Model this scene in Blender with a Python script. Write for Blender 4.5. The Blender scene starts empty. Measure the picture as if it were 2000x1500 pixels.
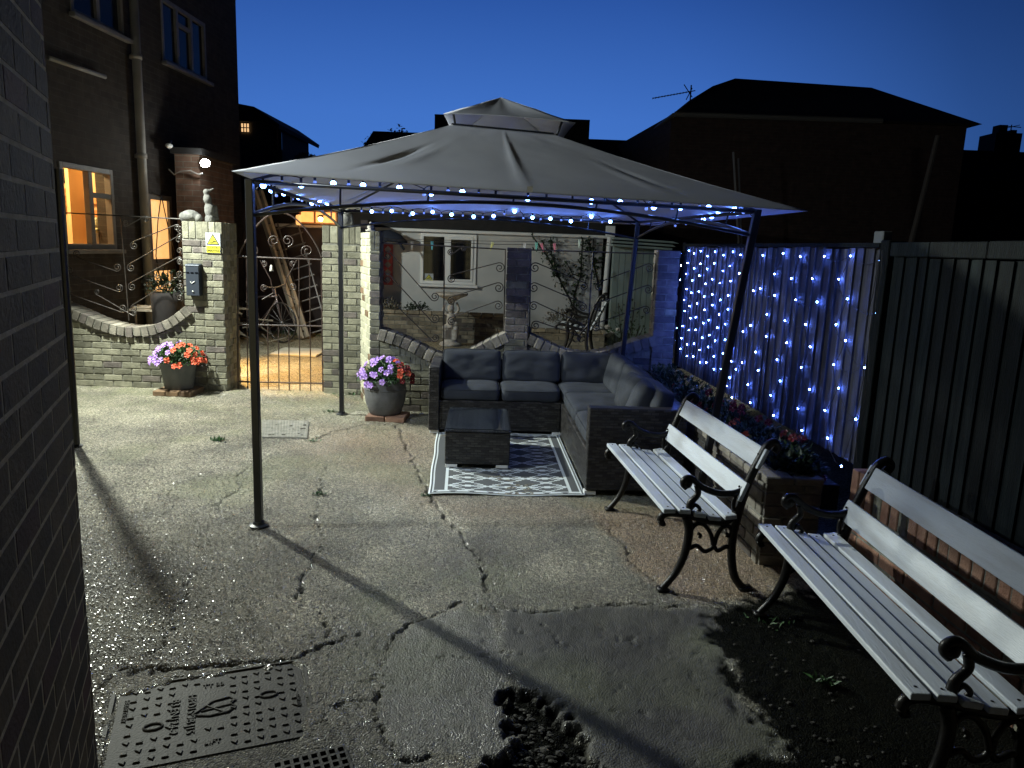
import bpy, math, random
import numpy as np
from mathutils import Vector, Matrix
random.seed(7); rng = np.random.default_rng(7)
sc = bpy.context.scene
R_ = math.radians

# ------------------------------------------------------------------ camera
FPX = 1444.0; PITCH = R_(10.5); ROLL = R_(2.1); EYE = 1.65
_f = np.array([0, math.cos(PITCH), -math.sin(PITCH)]); _r = np.array([1.0, 0, 0]); _u = np.cross(_r, _f)
RV = _r*math.cos(ROLL)+_u*math.sin(ROLL); UV = -_r*math.sin(ROLL)+_u*math.cos(ROLL); FV = _f
cam = bpy.data.cameras.new('camera'); cam.sensor_width = 36; cam.lens = FPX/2000*36
cam.clip_start = 0.05; cam.clip_end = 500
co = bpy.data.objects.new('camera', cam); sc.collection.objects.link(co)
co.matrix_world = Matrix(((RV[0], UV[0], -FV[0], 0), (RV[1], UV[1], -FV[1], 0), (RV[2], UV[2], -FV[2], EYE), (0, 0, 0, 1)))
sc.camera = co

# ------------------------------------------------------------------ dusk sky: blue afterglow ahead, dark behind
w = bpy.data.worlds.new('World'); sc.world = w; w.use_nodes = True
nt = w.node_tree; nt.nodes.clear()
def wn(t): return nt.nodes.new(t)
tc = wn('ShaderNodeTexCoord'); sep = wn('ShaderNodeSeparateXYZ'); nt.links.new(tc.outputs['Generated'], sep.inputs[0])
rampz = wn('ShaderNodeValToRGB'); nt.links.new(sep.outputs['Z'], rampz.inputs[0])
e = rampz.color_ramp.elements
e[0].position = 0.0; e[0].color = (0.062, 0.19, 0.56, 1)
e[1].position = 1.0; e[1].color = (0.002, 0.004, 0.014, 1)
a = e.new(0.16); a.color = (0.046, 0.15, 0.50, 1)
a = e.new(0.31); a.color = (0.020, 0.078, 0.32, 1)
a = e.new(0.45); a.color = (0.005, 0.013, 0.05, 1)
dot = wn('ShaderNodeVectorMath'); dot.operation = 'DOT_PRODUCT'; nt.links.new(tc.outputs['Generated'], dot.inputs[0]); dot.inputs[1].default_value = (-0.10, 0.995, 0)
rampd = wn('ShaderNodeValToRGB'); nt.links.new(dot.outputs['Value'], rampd.inputs[0])
e = rampd.color_ramp.elements
e[0].position = 0.0; e[0].color = (0.012, 0.012, 0.015, 1)
e[1].position = 1.0; e[1].color = (1, 1, 1, 1)
a = e.new(0.55); a.color = (0.06, 0.06, 0.07, 1)
a = e.new(0.80); a.color = (0.42, 0.44, 0.46, 1)
a = e.new(0.93); a.color = (0.90, 0.90, 0.92, 1)
mul = wn('ShaderNodeMix'); mul.data_type = 'RGBA'; mul.blend_type = 'MULTIPLY'; mul.inputs[0].default_value = 1
nt.links.new(rampz.outputs[0], mul.inputs[6]); nt.links.new(rampd.outputs[0], mul.inputs[7])
bg = wn('ShaderNodeBackground'); bg.inputs[1].default_value = 1.15; nt.links.new(mul.outputs[2], bg.inputs[0])
wo = wn('ShaderNodeOutputWorld'); nt.links.new(bg.outputs[0], wo.inputs[0])
sc.view_settings.view_transform = 'Standard'; sc.view_settings.look = 'None'
sc.view_settings.exposure = 0.0; sc.view_settings.gamma = 1.0
sc.cycles.max_bounces = 6; sc.cycles.sample_clamp_indirect = 4.0; sc.cycles.use_light_tree = True

# ------------------------------------------------------------------ night lamps of the place (strengths)
W_FLOOD_L = 1450.0    # floodlight on the house wall, off frame left, high
W_FLOOD_N = 330.0    # floodlight near the camera, off frame left
W_VIS = 260.0        # the floodlight seen over the gate pillar
W_YARD = 30.0        # warm lamp over the back yard

def lamp(name, kind, loc, power, col, aim=None, size=0.05, cone=150, blend=0.4):
    l = bpy.data.lights.new(name, kind); l.energy = power; l.color = col; l.shadow_soft_size = size
    if kind == 'SPOT': l.spot_size = R_(cone); l.spot_blend = blend
    o = bpy.data.objects.new(name, l); sc.collection.objects.link(o); o.location = loc
    if aim is not None:
        d = Vector(aim)-Vector(loc); o.rotation_euler = d.to_track_quat('-Z', 'Y').to_euler()
    return o
L2 = (-4.30, 6.80, 3.15); L3 = (-3.25, 3.85, 2.85); L1 = (-4.22, 10.22, 2.60)
lamp('flood_light_source', 'SPOT', L2, W_FLOOD_L, (0.95, 1.0, 0.88), (-2.0, 5.3, 0), 0.05, 136, 0.35)
lamp('flood_light_source', 'SPOT', L3, W_FLOOD_N, (0.86, 0.97, 1.0), (0.8, 6.2, 0.5), 0.05, 114, 0.8)

# ------------------------------------------------------------------ helpers
def ray(px, py): return (px-1000)/FPX*RV-(py-750)/FPX*UV+FV
def at(px, py, y):
    "point seen at photo pixel (px, py) standing at distance y"
    d = ray(px, py); return Vector(d*(y/d[1])+np.array([0, 0, EYE]))
def gnd(px, py, z=0.0):
    d = ray(px, py); return Vector(d*((z-EYE)/d[2])+np.array([0, 0, EYE]))
def onpl(px, py, p0, n):
    d = Vector(ray(px, py)); o = Vector((0, 0, EYE)); p0 = Vector(p0); n = Vector(n)
    return o+d*((p0-o).dot(n)/d.dot(n))

class MB:
    def __init__(s): s.v = []; s.f = []; s.m = []; s.t = []; s.cur = 0; s.tint = 0.5
    def add(s, vs, fs, M=None):
        n = len(s.v)
        for p in vs:
            p = Vector(p)
            if M is not None: p = M @ p
            s.v.append(tuple(p)); s.t.append(s.tint)
        for f in fs: s.f.append(tuple(i+n for i in f)); s.m.append(s.cur)
        return s
    def box(s, c, sz, M=None):
        x, y, z = sz[0]/2, sz[1]/2, sz[2]/2; c = Vector(c)
        vs = [c+Vector((a*x, b*y, d*z)) for a in (-1, 1) for b in (-1, 1) for d in (-1, 1)]
        return s.add(vs, [(0, 1, 3, 2), (4, 6, 7, 5), (0, 4, 5, 1), (2, 3, 7, 6), (0, 2, 6, 4), (1, 5, 7, 3)], M)
    def span(s, x0, x1, y0, y1, z0, z1, M=None):
        return s.box(((x0+x1)/2, (y0+y1)/2, (z0+z1)/2), (x1-x0, y1-y0, z1-z0), M)
    def hexa(s, bot, top, M=None):
        "prism from two equally long loops"
        n = len(bot); vs = list(bot)+list(top)
        fs = [tuple(range(n-1, -1, -1)), tuple(range(n, 2*n))]+[(i, (i+1) % n, n+(i+1) % n, n+i) for i in range(n)]
        return s.add(vs, fs, M)
    def tube(s, pts, r, n=8, M=None, cap=True, flat=None, nrm=None):
        pts = [Vector(p) for p in pts]; N = len(pts); rr = r if isinstance(r, (list, tuple)) else [r]*N
        vs = []; fs = []; prev = None
        for i, p in enumerate(pts):
            t = (pts[min(i+1, N-1)]-pts[max(i-1, 0)])
            if t.length < 1e-9: t = Vector((0, 0, 1))
            t.normalize()
            if nrm is not None: a = Vector(nrm)-t*t.dot(Vector(nrm)); a.normalize()
            elif prev is None:
                a = t.orthogonal().normalized()
            else:
                a = prev-t*prev.dot(t); a = a.normalized() if a.length > 1e-6 else t.orthogonal().normalized()
            prev = a; b = t.cross(a)
            ra = rr[i]; rb = rr[i] if flat is None else rr[i]*flat
            for k in range(n):
                th = 2*math.pi*(k+0.5)/n; vs.append(p+a*math.cos(th)*ra+b*math.sin(th)*rb)
        for i in range(N-1):
            for k in range(n):
                k2 = (k+1) % n; fs.append((i*n+k, i*n+k2, (i+1)*n+k2, (i+1)*n+k))
        if cap: fs.append(tuple(range(n-1, -1, -1))); fs.append(tuple((N-1)*n+k for k in range(n)))
        return s.add(vs, fs, M)
    def lathe(s, prof, c=(0, 0, 0), n=24, M=None, sq=1.0):
        vs = []; fs = []; c = Vector(c); m = len(prof)
        for (r, z) in prof:
            for k in range(n):
                th = 2*math.pi*k/n; vs.append(c+Vector((r*math.cos(th), r*math.sin(th)*sq, z)))
        for i in range(m-1):
            for k in range(n):
                k2 = (k+1) % n; fs.append((i*n+k, i*n+k2, (i+1)*n+k2, (i+1)*n+k))
        if prof[0][0] > 1e-6: fs.append(tuple(range(n-1, -1, -1)))
        if prof[-1][0] > 1e-6: fs.append(tuple((m-1)*n+k for k in range(n)))
        return s.add(vs, fs, M)
    def ball(s, c, r, n=10, M=None, sc_=(1, 1, 1)):
        prof = [(math.sin(math.pi*i/(n//2+1)), -math.cos(math.pi*i/(n//2+1))) for i in range(n//2+2)]
        vs = []; fs = []; m = len(prof)
        for (rr, z) in prof:
            for k in range(n):
                th = 2*math.pi*k/n
                vs.append(Vector(c)+Vector((rr*math.cos(th)*r*sc_[0], rr*math.sin(th)*r*sc_[1], z*r*sc_[2])))
        for i in range(m-1):
            for k in range(n):
                k2 = (k+1) % n; fs.append((i*n+k, i*n+k2, (i+1)*n+k2, (i+1)*n+k))
        return s.add(vs, fs, M)
    def build(s, name, mats, parent=None, smooth=False, bevel=0, loc=None, seg=1):
        me = bpy.data.meshes.new(name)
        if loc is not None:
            o0 = Vector(loc); vv = [tuple(Vector(p)-o0) for p in s.v]
        else: vv = s.v
        me.from_pydata(vv, [], s.f)
        if not isinstance(mats, (list, tuple)): mats = [mats]
        for m in mats: me.materials.append(m)
        if len(mats) > 1: me.polygons.foreach_set('material_index', s.m)
        at_ = me.attributes.new('tint', 'FLOAT', 'POINT'); at_.data.foreach_set('value', s.t)
        if smooth: me.polygons.foreach_set('use_smooth', [True]*len(me.polygons))
        me.update()
        o = bpy.data.objects.new(name, me); sc.collection.objects.link(o)
        if loc is not None: o.location = loc
        if parent is not None: o.parent = parent
        if bevel:
            b = o.modifiers.new('bevel', 'BEVEL'); b.width = bevel; b.segments = seg; b.limit_method = 'ANGLE'; b.angle_limit = R_(40)
        return o
def tag(o, label=None, cat=None, group=None, kind=None):
    if label: o['label'] = label
    if cat: o['category'] = cat
    if group: o['group'] = group
    if kind: o['kind'] = kind
    return o
def empty(name, loc=(0, 0, 0), rz=0.0):
    o = bpy.data.objects.new(name, None); sc.collection.objects.link(o); o.location = loc; o.rotation_euler.z = rz; o.empty_display_size = 0.1
    return o
def rotz(a): return Matrix.Rotation(a, 4, 'Z')
def frame(origin, az):
    "local frame whose +y points along azimuth az (from world +Y towards +X)"
    return Matrix.Translation(Vector(origin)) @ rotz(-az)

# ------------------------------------------------------------------ materials
MATS = {}
def mat(name, c1, c2=None, rough=0.7, metal=0.0, ns=8.0, bump=0.0, bs=60.0, tint=0.0, emit=None, es=0.0, spec=None, detail=6, alpha=None, trans=0.0, ramp=(0.35, 0.65)):
    if name in MATS: return MATS[name]
    m = bpy.data.materials.new(name); m.use_nodes = True; t = m.node_tree; N = t.nodes; L = t.links
    b = N['Principled BSDF']; b.inputs['Roughness'].default_value = rough; b.inputs['Metallic'].default_value = metal
    if spec is not None: b.inputs['Specular IOR Level'].default_value = spec
    b.inputs['Base Color'].default_value = (*c1, 1)
    tcn = N.new('ShaderNodeTexCoord'); out = None
    if c2 is not None:
        n = N.new('ShaderNodeTexNoise'); n.inputs['Scale'].default_value = ns; n.inputs['Detail'].default_value = detail
        L.new(tcn.outputs['Object'], n.inputs['Vector'])
        r = N.new('ShaderNodeValToRGB'); r.color_ramp.elements[0].position = ramp[0]; r.color_ramp.elements[1].position = ramp[1]
        r.color_ramp.elements[0].color = (*c1, 1); r.color_ramp.elements[1].color = (*c2, 1)
        L.new(n.outputs['Fac'], r.inputs[0]); out = r.outputs[0]
    if tint:
        at_ = N.new('ShaderNodeAttribute'); at_.attribute_name = 'tint'
        mr = N.new('ShaderNodeMapRange'); mr.inputs[3].default_value = 1-tint; mr.inputs[4].default_value = 1+tint; L.new(at_.outputs['Fac'], mr.inputs[0])
        mx = N.new('ShaderNodeMix'); mx.data_type = 'RGBA'; mx.blend_type = 'MULTIPLY'; mx.inputs[0].default_value = 1
        if out: L.new(out, mx.inputs[6])
        else: mx.inputs[6].default_value = (*c1, 1)
        L.new(mr.outputs[0], mx.inputs[7]); out = mx.outputs[2]
    if out: L.new(out, b.inputs['Base Color'])
    if bump:
        n2 = N.new('ShaderNodeTexNoise'); n2.inputs['Scale'].default_value = bs; n2.inputs['Detail'].default_value = 5
        L.new(tcn.outputs['Object'], n2.inputs['Vector'])
        bp = N.new('ShaderNodeBump'); bp.inputs['Strength'].default_value = bump; bp.inputs['Distance'].default_value = 0.01
        L.new(n2.outputs['Fac'], bp.inputs['Height']); L.new(bp.outputs[0], b.inputs['Normal'])
    if emit is not None:
        b.inputs['Emission Color'].default_value = (*emit, 1); b.inputs['Emission Strength'].default_value = es
    if trans: b.inputs['Transmission Weight'].default_value = trans
    MATS[name] = m; return m
def brickmat(name, c1, c2, mortar, bw=0.215, bh=0.065, mw=0.01, plane='xz', rough=0.85, bump=0.5):
    m = bpy.data.materials.new(name); m.use_nodes = True; t = m.node_tree; N = t.nodes; L = t.links; b = N['Principled BSDF']
    tcn = N.new('ShaderNodeTexCoord'); sp = N.new('ShaderNodeSeparateXYZ'); cb = N.new('ShaderNodeCombineXYZ')
    L.new(tcn.outputs['Object'], sp.inputs[0])
    L.new(sp.outputs['X' if plane == 'xz' else 'Y'], cb.inputs[0]); L.new(sp.outputs['Z'], cb.inputs[1])
    br = N.new('ShaderNodeTexBrick'); L.new(cb.outputs[0], br.inputs['Vector']); br.inputs['Scale'].default_value = 1
    br.inputs['Color1'].default_value = (*c1, 1); br.inputs['Color2'].default_value = (*c2, 1); br.inputs['Mortar'].default_value = (*mortar, 1)
    br.inputs['Mortar Size'].default_value = mw/2; br.inputs['Brick Width'].default_value = bw+mw; br.inputs['Row Height'].default_value = bh+mw
    br.inputs['Mortar Smooth'].default_value = 0.2
    n = N.new('ShaderNodeTexNoise'); n.inputs['Scale'].default_value = 7; n.inputs['Detail'].default_value = 8; L.new(tcn.outputs['Object'], n.inputs['Vector'])
    mr = N.new('ShaderNodeMapRange'); mr.inputs[1].default_value = .3; mr.inputs[2].default_value = .7; mr.inputs[3].default_value = .6; mr.inputs[4].default_value = 1.25; L.new(n.outputs['Fac'], mr.inputs[0])
    mx = N.new('ShaderNodeMix'); mx.data_type = 'RGBA'; mx.blend_type = 'MULTIPLY'; mx.inputs[0].default_value = 1; L.new(br.outputs['Color'], mx.inputs[6]); L.new(mr.outputs[0], mx.inputs[7])
    L.new(mx.outputs[2], b.inputs['Base Color']); b.inputs['Roughness'].default_value = rough
    n2 = N.new('ShaderNodeTexNoise'); n2.inputs['Scale'].default_value = 90; L.new(tcn.outputs['Object'], n2.inputs['Vector'])
    ad = N.new('ShaderNodeMath'); ad.operation = 'MULTIPLY_ADD'; L.new(br.outputs['Fac'], ad.inputs[0]); ad.inputs[1].default_value = -1.0; L.new(n2.outputs['Fac'], ad.inputs[2])
    bp = N.new('ShaderNodeBump'); bp.inputs['Strength'].default_value = bump; bp.inputs['Distance'].default_value = 0.006; L.new(ad.outputs[0], bp.inputs['Height']); L.new(bp.outputs[0], b.inputs['Normal'])
    return m

M_ORN = mat('weathered_stone', (0.08, 0.08, 0.078), (0.15, 0.15, 0.14), 0.85, ns=18, bump=0.5, bs=50)
M_BRICK = mat('buff_brick', (0.14, 0.137, 0.10), (0.23, 0.222, 0.165), 0.88, ns=14, bump=0.6, bs=70, tint=0.38)
M_BRICKD = mat('dark_purple_brick', (0.085, 0.075, 0.07), (0.15, 0.13, 0.115), 0.85, ns=14, bump=0.6, bs=70, tint=0.3)
M_MORTAR = mat('grey_mortar', (0.13, 0.13, 0.11), (0.24, 0.235, 0.20), 0.95, ns=20, bump=0.7, bs=120)
M_COPE = mat('coping_brick', (0.13, 0.12, 0.10), (0.22, 0.20, 0.165), 0.85, ns=12, bump=0.6, bs=80, tint=0.35)
M_REDBRICK = mat('brown_brick', (0.10, 0.065, 0.036), (0.19, 0.12, 0.07), 0.85, ns=10, bump=0.5, bs=80, tint=0.4)
M_ORBRICK = mat('orange_brick', (0.20, 0.10, 0.065), (0.32, 0.19, 0.13), 0.88, ns=12, bump=0.6, bs=80, tint=0.35)
M_CREAM = mat('pale_cream_brick', (0.34, 0.33, 0.24), (0.46, 0.45, 0.34), 0.8, ns=16, bump=0.8, bs=40, tint=0.2)
M_IRON = mat('black_iron', (0.004, 0.004, 0.0045), (0.010, 0.009, 0.008), 0.34, 0.0, ns=30, bump=0.2, bs=90, spec=0.3)
M_IRONBR = mat('brown_iron', (0.022, 0.014, 0.012), (0.05, 0.03, 0.025), 0.5, 0.0, ns=30)
M_RAIL = mat('railing_iron', (0.03, 0.028, 0.026), (0.07, 0.06, 0.052), 0.35, 0.3, ns=30)
M_POST = mat('gazebo_metal', (0.010, 0.012, 0.016), (0.018, 0.020, 0.024), 0.35, 0.0, ns=5, bump=0.05)
M_WHITE = mat('white_paint', (0.78, 0.79, 0.78), (0.66, 0.66, 0.64), 0.42, ns=9, bump=0.12, bs=40)
M_SLATPAINT = mat('slat_white_paint', (0.54, 0.59, 0.64), (0.36, 0.37, 0.38), 0.45, ns=3, bump=0.35, bs=40, tint=.10, ramp=(0.48, 0.85))
_t = M_SLATPAINT.node_tree; _mp = _t.nodes.new('ShaderNodeMapping'); _mp.inputs['Scale'].default_value = (.8, 7, 7); _t.links.new([x for x in _t.nodes if x.type == 'TEX_COORD'][0].outputs['Object'], _mp.inputs[0])
for _n in [x for x in _t.nodes if x.type == 'TEX_NOISE']: _t.links.new(_mp.outputs[0], _n.inputs['Vector'])
M_UPVC = mat('white_upvc', (0.75, 0.76, 0.76), None, 0.35)
M_GLASSD = mat('dark_glass', (0.004, 0.005, 0.008), None, 0.05, spec=0.7)
M_FABRIC = mat('canopy_fabric', (0.54, 0.55, 0.59), (0.60, 0.61, 0.65), 0.85, ns=3, bump=0.15, bs=200)
_t = M_FABRIC.node_tree; _tr = _t.nodes.new('ShaderNodeBsdfTranslucent'); _tr.inputs[0].default_value = (.5, .5, .52, 1); _mx = _t.nodes.new('ShaderNodeMixShader'); _mx.inputs[0].default_value = .16
_t.links.new(_t.nodes['Principled BSDF'].outputs[0], _mx.inputs[1]); _t.links.new(_tr.outputs[0], _mx.inputs[2]); _t.links.new(_mx.outputs[0], _t.nodes['Material Output'].inputs[0])
M_CUSH = mat('grey_cushion', (0.020, 0.025, 0.034), (0.034, 0.040, 0.052), 0.9, ns=6, bump=0.3, bs=300)
M_SOIL = mat('soil', (0.012, 0.010, 0.008), (0.035, 0.028, 0.02), 0.95, ns=30, bump=1.0, bs=60)
M_POTG = mat('grey_pot', (0.07, 0.078, 0.082), (0.10, 0.105, 0.11), 0.6, ns=10, bump=0.25, bs=30)
M_LEAF = mat('leaf_green', (0.025, 0.07, 0.02), (0.05, 0.12, 0.035), 0.5, ns=20, tint=0.5)
M_LEAFD = mat('dark_leaf', (0.012, 0.03, 0.014), (0.03, 0.055, 0.02), 0.5, ns=20, tint=0.5)
M_RENDER = mat('grey_white_render', (0.46, 0.47, 0.47), (0.55, 0.55, 0.54), 0.9, ns=2.5, bump=0.25, bs=60)
M_STONE = mat('cast_stone', (0.36, 0.34, 0.31), (0.55, 0.53, 0.50), 0.85, ns=18, bump=0.5, bs=50)
M_ROOF = mat('dark_roof_tiles', (0.012, 0.012, 0.013), (0.02, 0.019, 0.02), 0.85, ns=9, bump=0.5, bs=10)
M_BLACKWALL = mat('dark_wall', (0.02, 0.017, 0.018), (0.03, 0.026, 0.026), 0.9, ns=5)

# ------------------------------------------------------------------ numpy noise
def vnoise(x, y, seed=0):
    xi = np.floor(x).astype(np.int64); yi = np.floor(y).astype(np.int64); xf = x-xi; yf = y-yi
    def h(a, b):
        n = (a*374761393+b*668265263+seed*974634777) & 0xffffffff
        n = ((n ^ (n >> 13))*1274126177) & 0xffffffff
        return ((n ^ (n >> 16)) & 0xffff)/65535.0
    u = xf*xf*(3-2*xf); v = yf*yf*(3-2*yf)
    return (h(xi, yi)*(1-u)+h(xi+1, yi)*u)*(1-v)+(h(xi, yi+1)*(1-u)+h(xi+1, yi+1)*u)*v
def fbm(x, y, o=4, seed=0):
    s = 0; a = 0.5
    for i in range(o): s = s+a*vnoise(x*2**i+17*i, y*2**i+5*i, seed+i); a *= 0.5
    return s/(1-0.5**o)

# ------------------------------------------------------------------ ground: one sheet to the horizon, cracked concrete yard in its middle
def build_ground():
    xs = np.concatenate([np.array([-150, -80, -40, -20, -12, -8.5]), np.arange(-6.5, -3.5, 0.06), np.arange(-3.5, 1.75, 0.0105), np.arange(1.8, 3, 0.1), np.array([4, 6, 9, 14, 25, 50, 90, 150])])
    ys = np.concatenate([np.array([-40, -15, -5, -2, 0, 1, 1.5, 1.8]), np.arange(1.9, 8.1, 0.0115), np.arange(8.15, 14, 0.06), np.array([15, 17, 20, 26, 35, 50, 80, 120, 250])])
    X, Y = np.meshgrid(xs, ys); nx, ny = len(xs), len(ys)
    wx = X+0.09*(fbm(X*5, Y*5, 4, 3)-0.5)+0.06*(fbm(X*22, Y*22, 3, 8)-.5); wy = Y+0.09*(fbm(X*5+40, Y*5, 4, 5)-0.5)+0.06*(fbm(X*22+9, Y*22, 3, 9)-.5)
    yard = ((X > -6) & (X < 2.2) & (Y > 1) & (Y < 8.1)).astype(float)
    def pts(l): return [np.array(gnd(*p)[:2]) for p in l]
    def dline(l):
        P = pts(l); D = np.full(X.shape, 9.0)
        for a, b in zip(P[:-1], P[1:]):
            ab = b-a; t = np.clip(((wx-a[0])*ab[0]+(wy-a[1])*ab[1])/(ab@ab+1e-9), 0, 1)
            D = np.minimum(D, np.hypot(wx-a[0]-t*ab[0], wy-a[1]-t*ab[1]))
        return D
    def inside(l, soft=0.03):
        P = pts(l); ins = np.zeros(X.shape, bool); n = len(P)
        D = dline(list(l)+[l[0]])
        for i in range(n):
            a = P[i]; b = P[(i+1) % n]
            c = ((a[1] > wy) != (b[1] > wy)) & (wx < (b[0]-a[0])*(wy-a[1])/(b[1]-a[1]+1e-12)+a[0])
            ins ^= c
        sd = np.where(ins, D, -D); return np.clip(sd/soft*0.5+0.5, 0, 1)
    cracks = [
        ([(772, 830), (800, 880), (840, 968), (880, 1020), (935, 1095), (975, 1175), (990, 1190)], 0.013, 1),
        ([(640, 910), (628, 932), (622, 975), (620, 1005), (632, 1060), (600, 1100), (588, 1135), (595, 1175), (622, 1205), (640, 1245)], 0.007, 1),
        ([(505, 898), (462, 928), (470, 955), (440, 975), (422, 1002), (452, 1012)], 0.009, 1),
        ([(395, 1080), (400, 1100), (368, 1140), (350, 1180), (335, 1235), (300, 1275)], 0.008, 1),
        ([(735, 1300), (760, 1250), (792, 1212), (850, 1200), (905, 1178), (985, 1195)], 0.009, 1),
        ([(985, 1190), (1100, 1192), (1200, 1186), (1330, 1180)], 0.007, 1),
        ([(195, 1338), (250, 1308), (310, 1302)], 0.010, 1),
        ([(310, 1310), (450, 1296), (580, 1288), (600, 1268), (680, 1240), (705, 1238)], 0.016, 1.3),
        ([(735, 1300), (740, 1350), (745, 1420), (768, 1482), (850, 1484)], 0.006, 1),
        ([(150, 838), (300, 848), (350, 840)], 0.008, 0.6), ([(600, 866), (650, 843), (705, 832), (770, 830)], 0.009, 1),
        ([(530, 897), (585, 902), (640, 910)], 0.006, 0.7), ([(160, 960), (240, 948), (380, 935)], 0.006, 0.6), ([(150, 1042), (260, 1010), (420, 985)], 0.005, 0.5),
        ([(610, 1430), (650, 1390), (720, 1360)], 0.006, 0.8), ([(1060, 1215), (1090, 1260)], 0.003, 0.6), ([(850, 1290), (1010, 1275)], 0.003, 0.5),
        ([(1215, 1060), (1180, 1010), (1120, 975)], 0.006, 0.7), ([(1215, 1060), (1260, 1120), (1330, 1170)], 0.006, 0.7),
        ([(640, 970), (760, 975), (840, 968)], 0.005, 0.5), ([(380, 935), (430, 915), (505, 898)], 0.005, 0.6)]
    crack = np.zeros(X.shape)
    nz = fbm(X*9, Y*9, 3, 21)
    for l, wd, k in cracks:
        D = dline(l); ww = wd*0.55*(0.2+1.6*nz); crack = np.maximum(crack, k*np.exp(-(D/ww)**2))
    crack = crack*yard
    smooth = np.maximum(inside([(985, 1192), (1200, 1187), (1385, 1187), (1400, 1250), (1435, 1360), (1500, 1425), (1530, 1460), (1440, 1520), (1190, 1520), (1130, 1440), (1060, 1368), (985, 1300), (978, 1240)]),
                        0.75*inside([(790, 1216), (900, 1190), (965, 1205), (985, 1290), (975, 1350), (990, 1400), (1000, 1440), (950, 1480), (775, 1480), (750, 1400), (742, 1305)]))
    def ragged(m_, f=34, k=.9, sd=91): return np.clip((m_+(fbm(X*f, Y*f, 3, sd)-.5)*k*(1.2-abs(2*m_-1))-.5)*3.2+.5, 0, 1)
    smooth = smooth*ragged(np.clip(smooth*1.3, 0, 1), 26)
    hole = inside([(972, 1352), (1000, 1345), (1062, 1362), (1095, 1385), (1132, 1432), (1190, 1520), (940, 1520), (946, 1480), (1002, 1448), (986, 1400)], 0.05); hole = ragged(hole, 30, 1.3)
    dark = inside([(1378, 1186), (1480, 1172), (1620, 1150), (1800, 1200), (2300, 1400), (2300, 1900), (1500, 1900), (1400, 1560), (1450, 1500), (1535, 1462), (1500, 1425), (1440, 1362), (1402, 1262)], 0.10); dark = ragged(dark, 22, 1.3)
    tan = np.maximum(0.9*inside([(1110, 975), (1300, 985), (1560, 1110), (1500, 1165), (1330, 1170), (1240, 1110), (1215, 1060)], 0.05),
                     0.75*inside([(655, 838), (770, 835), (850, 852), (842, 985), (780, 950), (640, 905), (610, 870)], 0.30))
    tan = np.maximum(tan, 0.55*inside([(860, 985), (1080, 985), (1180, 1010), (1060, 1015), (900, 1010)], 0.15))
    moss = np.clip(1.25-(7.9-Y)/1.3, 0, 1)*0.9*(fbm(X*3, Y*3, 4, 31) > 0.40)
    moss = moss*np.clip(fbm(X*8, Y*8, 3, 33)*2.4-0.4, 0, 1)
    moss = np.maximum(moss, np.clip((fbm(X*1.7, Y*1.7, 4, 35)-0.55)*4, 0, 0.8))
    back = (Y > 8.05).astype(float)
    falloff_tint = np.clip((4.9-Y)/1.6+(fbm(X*1.6, Y*1.6, 4, 61)-.5)*1.6, 0, 1)*np.clip(.45-X*.35+(fbm(X*2.2, Y*2.2, 3, 62)-.5)*1.2, 0, 1)*yard  # lamp falloff painted into the ground colour, darker towards the camera
    Z = 0.010*(fbm(X*1.2, Y*1.2, 3, 1)-0.5)+0.007*(fbm(X*14, Y*14, 4, 2)-0.5)*(1-smooth*0.8)
    Z += 0.0085*(vnoise(X*48, Y*48, 12)-0.5)*(1-smooth*0.9)+0.004*(fbm(X*30, Y*30, 2, 13)-.5)
    Z -= 0.030*np.clip(crack, 0, 1.2)
    Z += smooth*0.0035*(fbm(X*6, Y*6, 4, 71)-.5)*2-smooth*.012*np.clip(fbm(X*34, Y*34, 2, 72)-.74, 0, 1)*4
    Z -= hole*(0.020+0.035*fbm(X*30, Y*30, 3, 44))
    Z += hole*0.02*np.clip(fbm(X*16, Y*16, 2, 45)-0.5, 0, 1)
    Z -= dark*(0.004+0.008*fbm(X*20, Y*20, 3, 46))
    Z = Z*yard
    # level bed under the manhole cover, the drain cover and the grate
    mh = (X > -1.62) & (X < -0.4) & (Y > 1.7) & (Y < 2.8)
    mc = inside([(225, 1350), (588, 1288), (612, 1440), (560, 1530), (190, 1530)], 0.01)*mh
    Z = Z*(1-mc)-0.012*mc
    Z[(X > 1.4)] = 0
    V = np.stack([X, Y, Z], -1).reshape(-1, 3)
    idx = np.arange(nx*ny).reshape(ny, nx)
    F = np.stack([idx[:-1, :-1], idx[:-1, 1:], idx[1:, 1:], idx[1:, :-1]], -1).reshape(-1, 4)
    me = bpy.data.meshes.new('ground'); me.vertices.add(len(V)); me.vertices.foreach_set('co', V.ravel())
    me.loops.add(F.size); me.loops.foreach_set('vertex_index', F.ravel().astype(np.int32))
    me.polygons.add(len(F)); me.polygons.foreach_set('loop_start', np.arange(0, F.size, 4, dtype=np.int32))
    me.polygons.foreach_set('loop_total', np.full(len(F), 4, dtype=np.int32)); me.polygons.foreach_set('use_smooth', np.ones(len(F), bool))
    me.update(calc_edges=True)
    for nm, ch, al in (('ga', (moss, smooth, tan), falloff_tint), ('gb', (np.maximum(hole, dark), crack, back), falloff_tint)):
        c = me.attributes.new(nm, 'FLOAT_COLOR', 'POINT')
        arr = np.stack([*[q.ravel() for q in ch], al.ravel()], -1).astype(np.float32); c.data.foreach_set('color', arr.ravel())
    m = bpy.data.materials.new('yard_concrete'); m.use_nodes = True; t = m.node_tree; N = t.nodes; L = t.links; b = N['Principled BSDF']
    tcn = N.new('ShaderNodeTexCoord')
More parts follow.
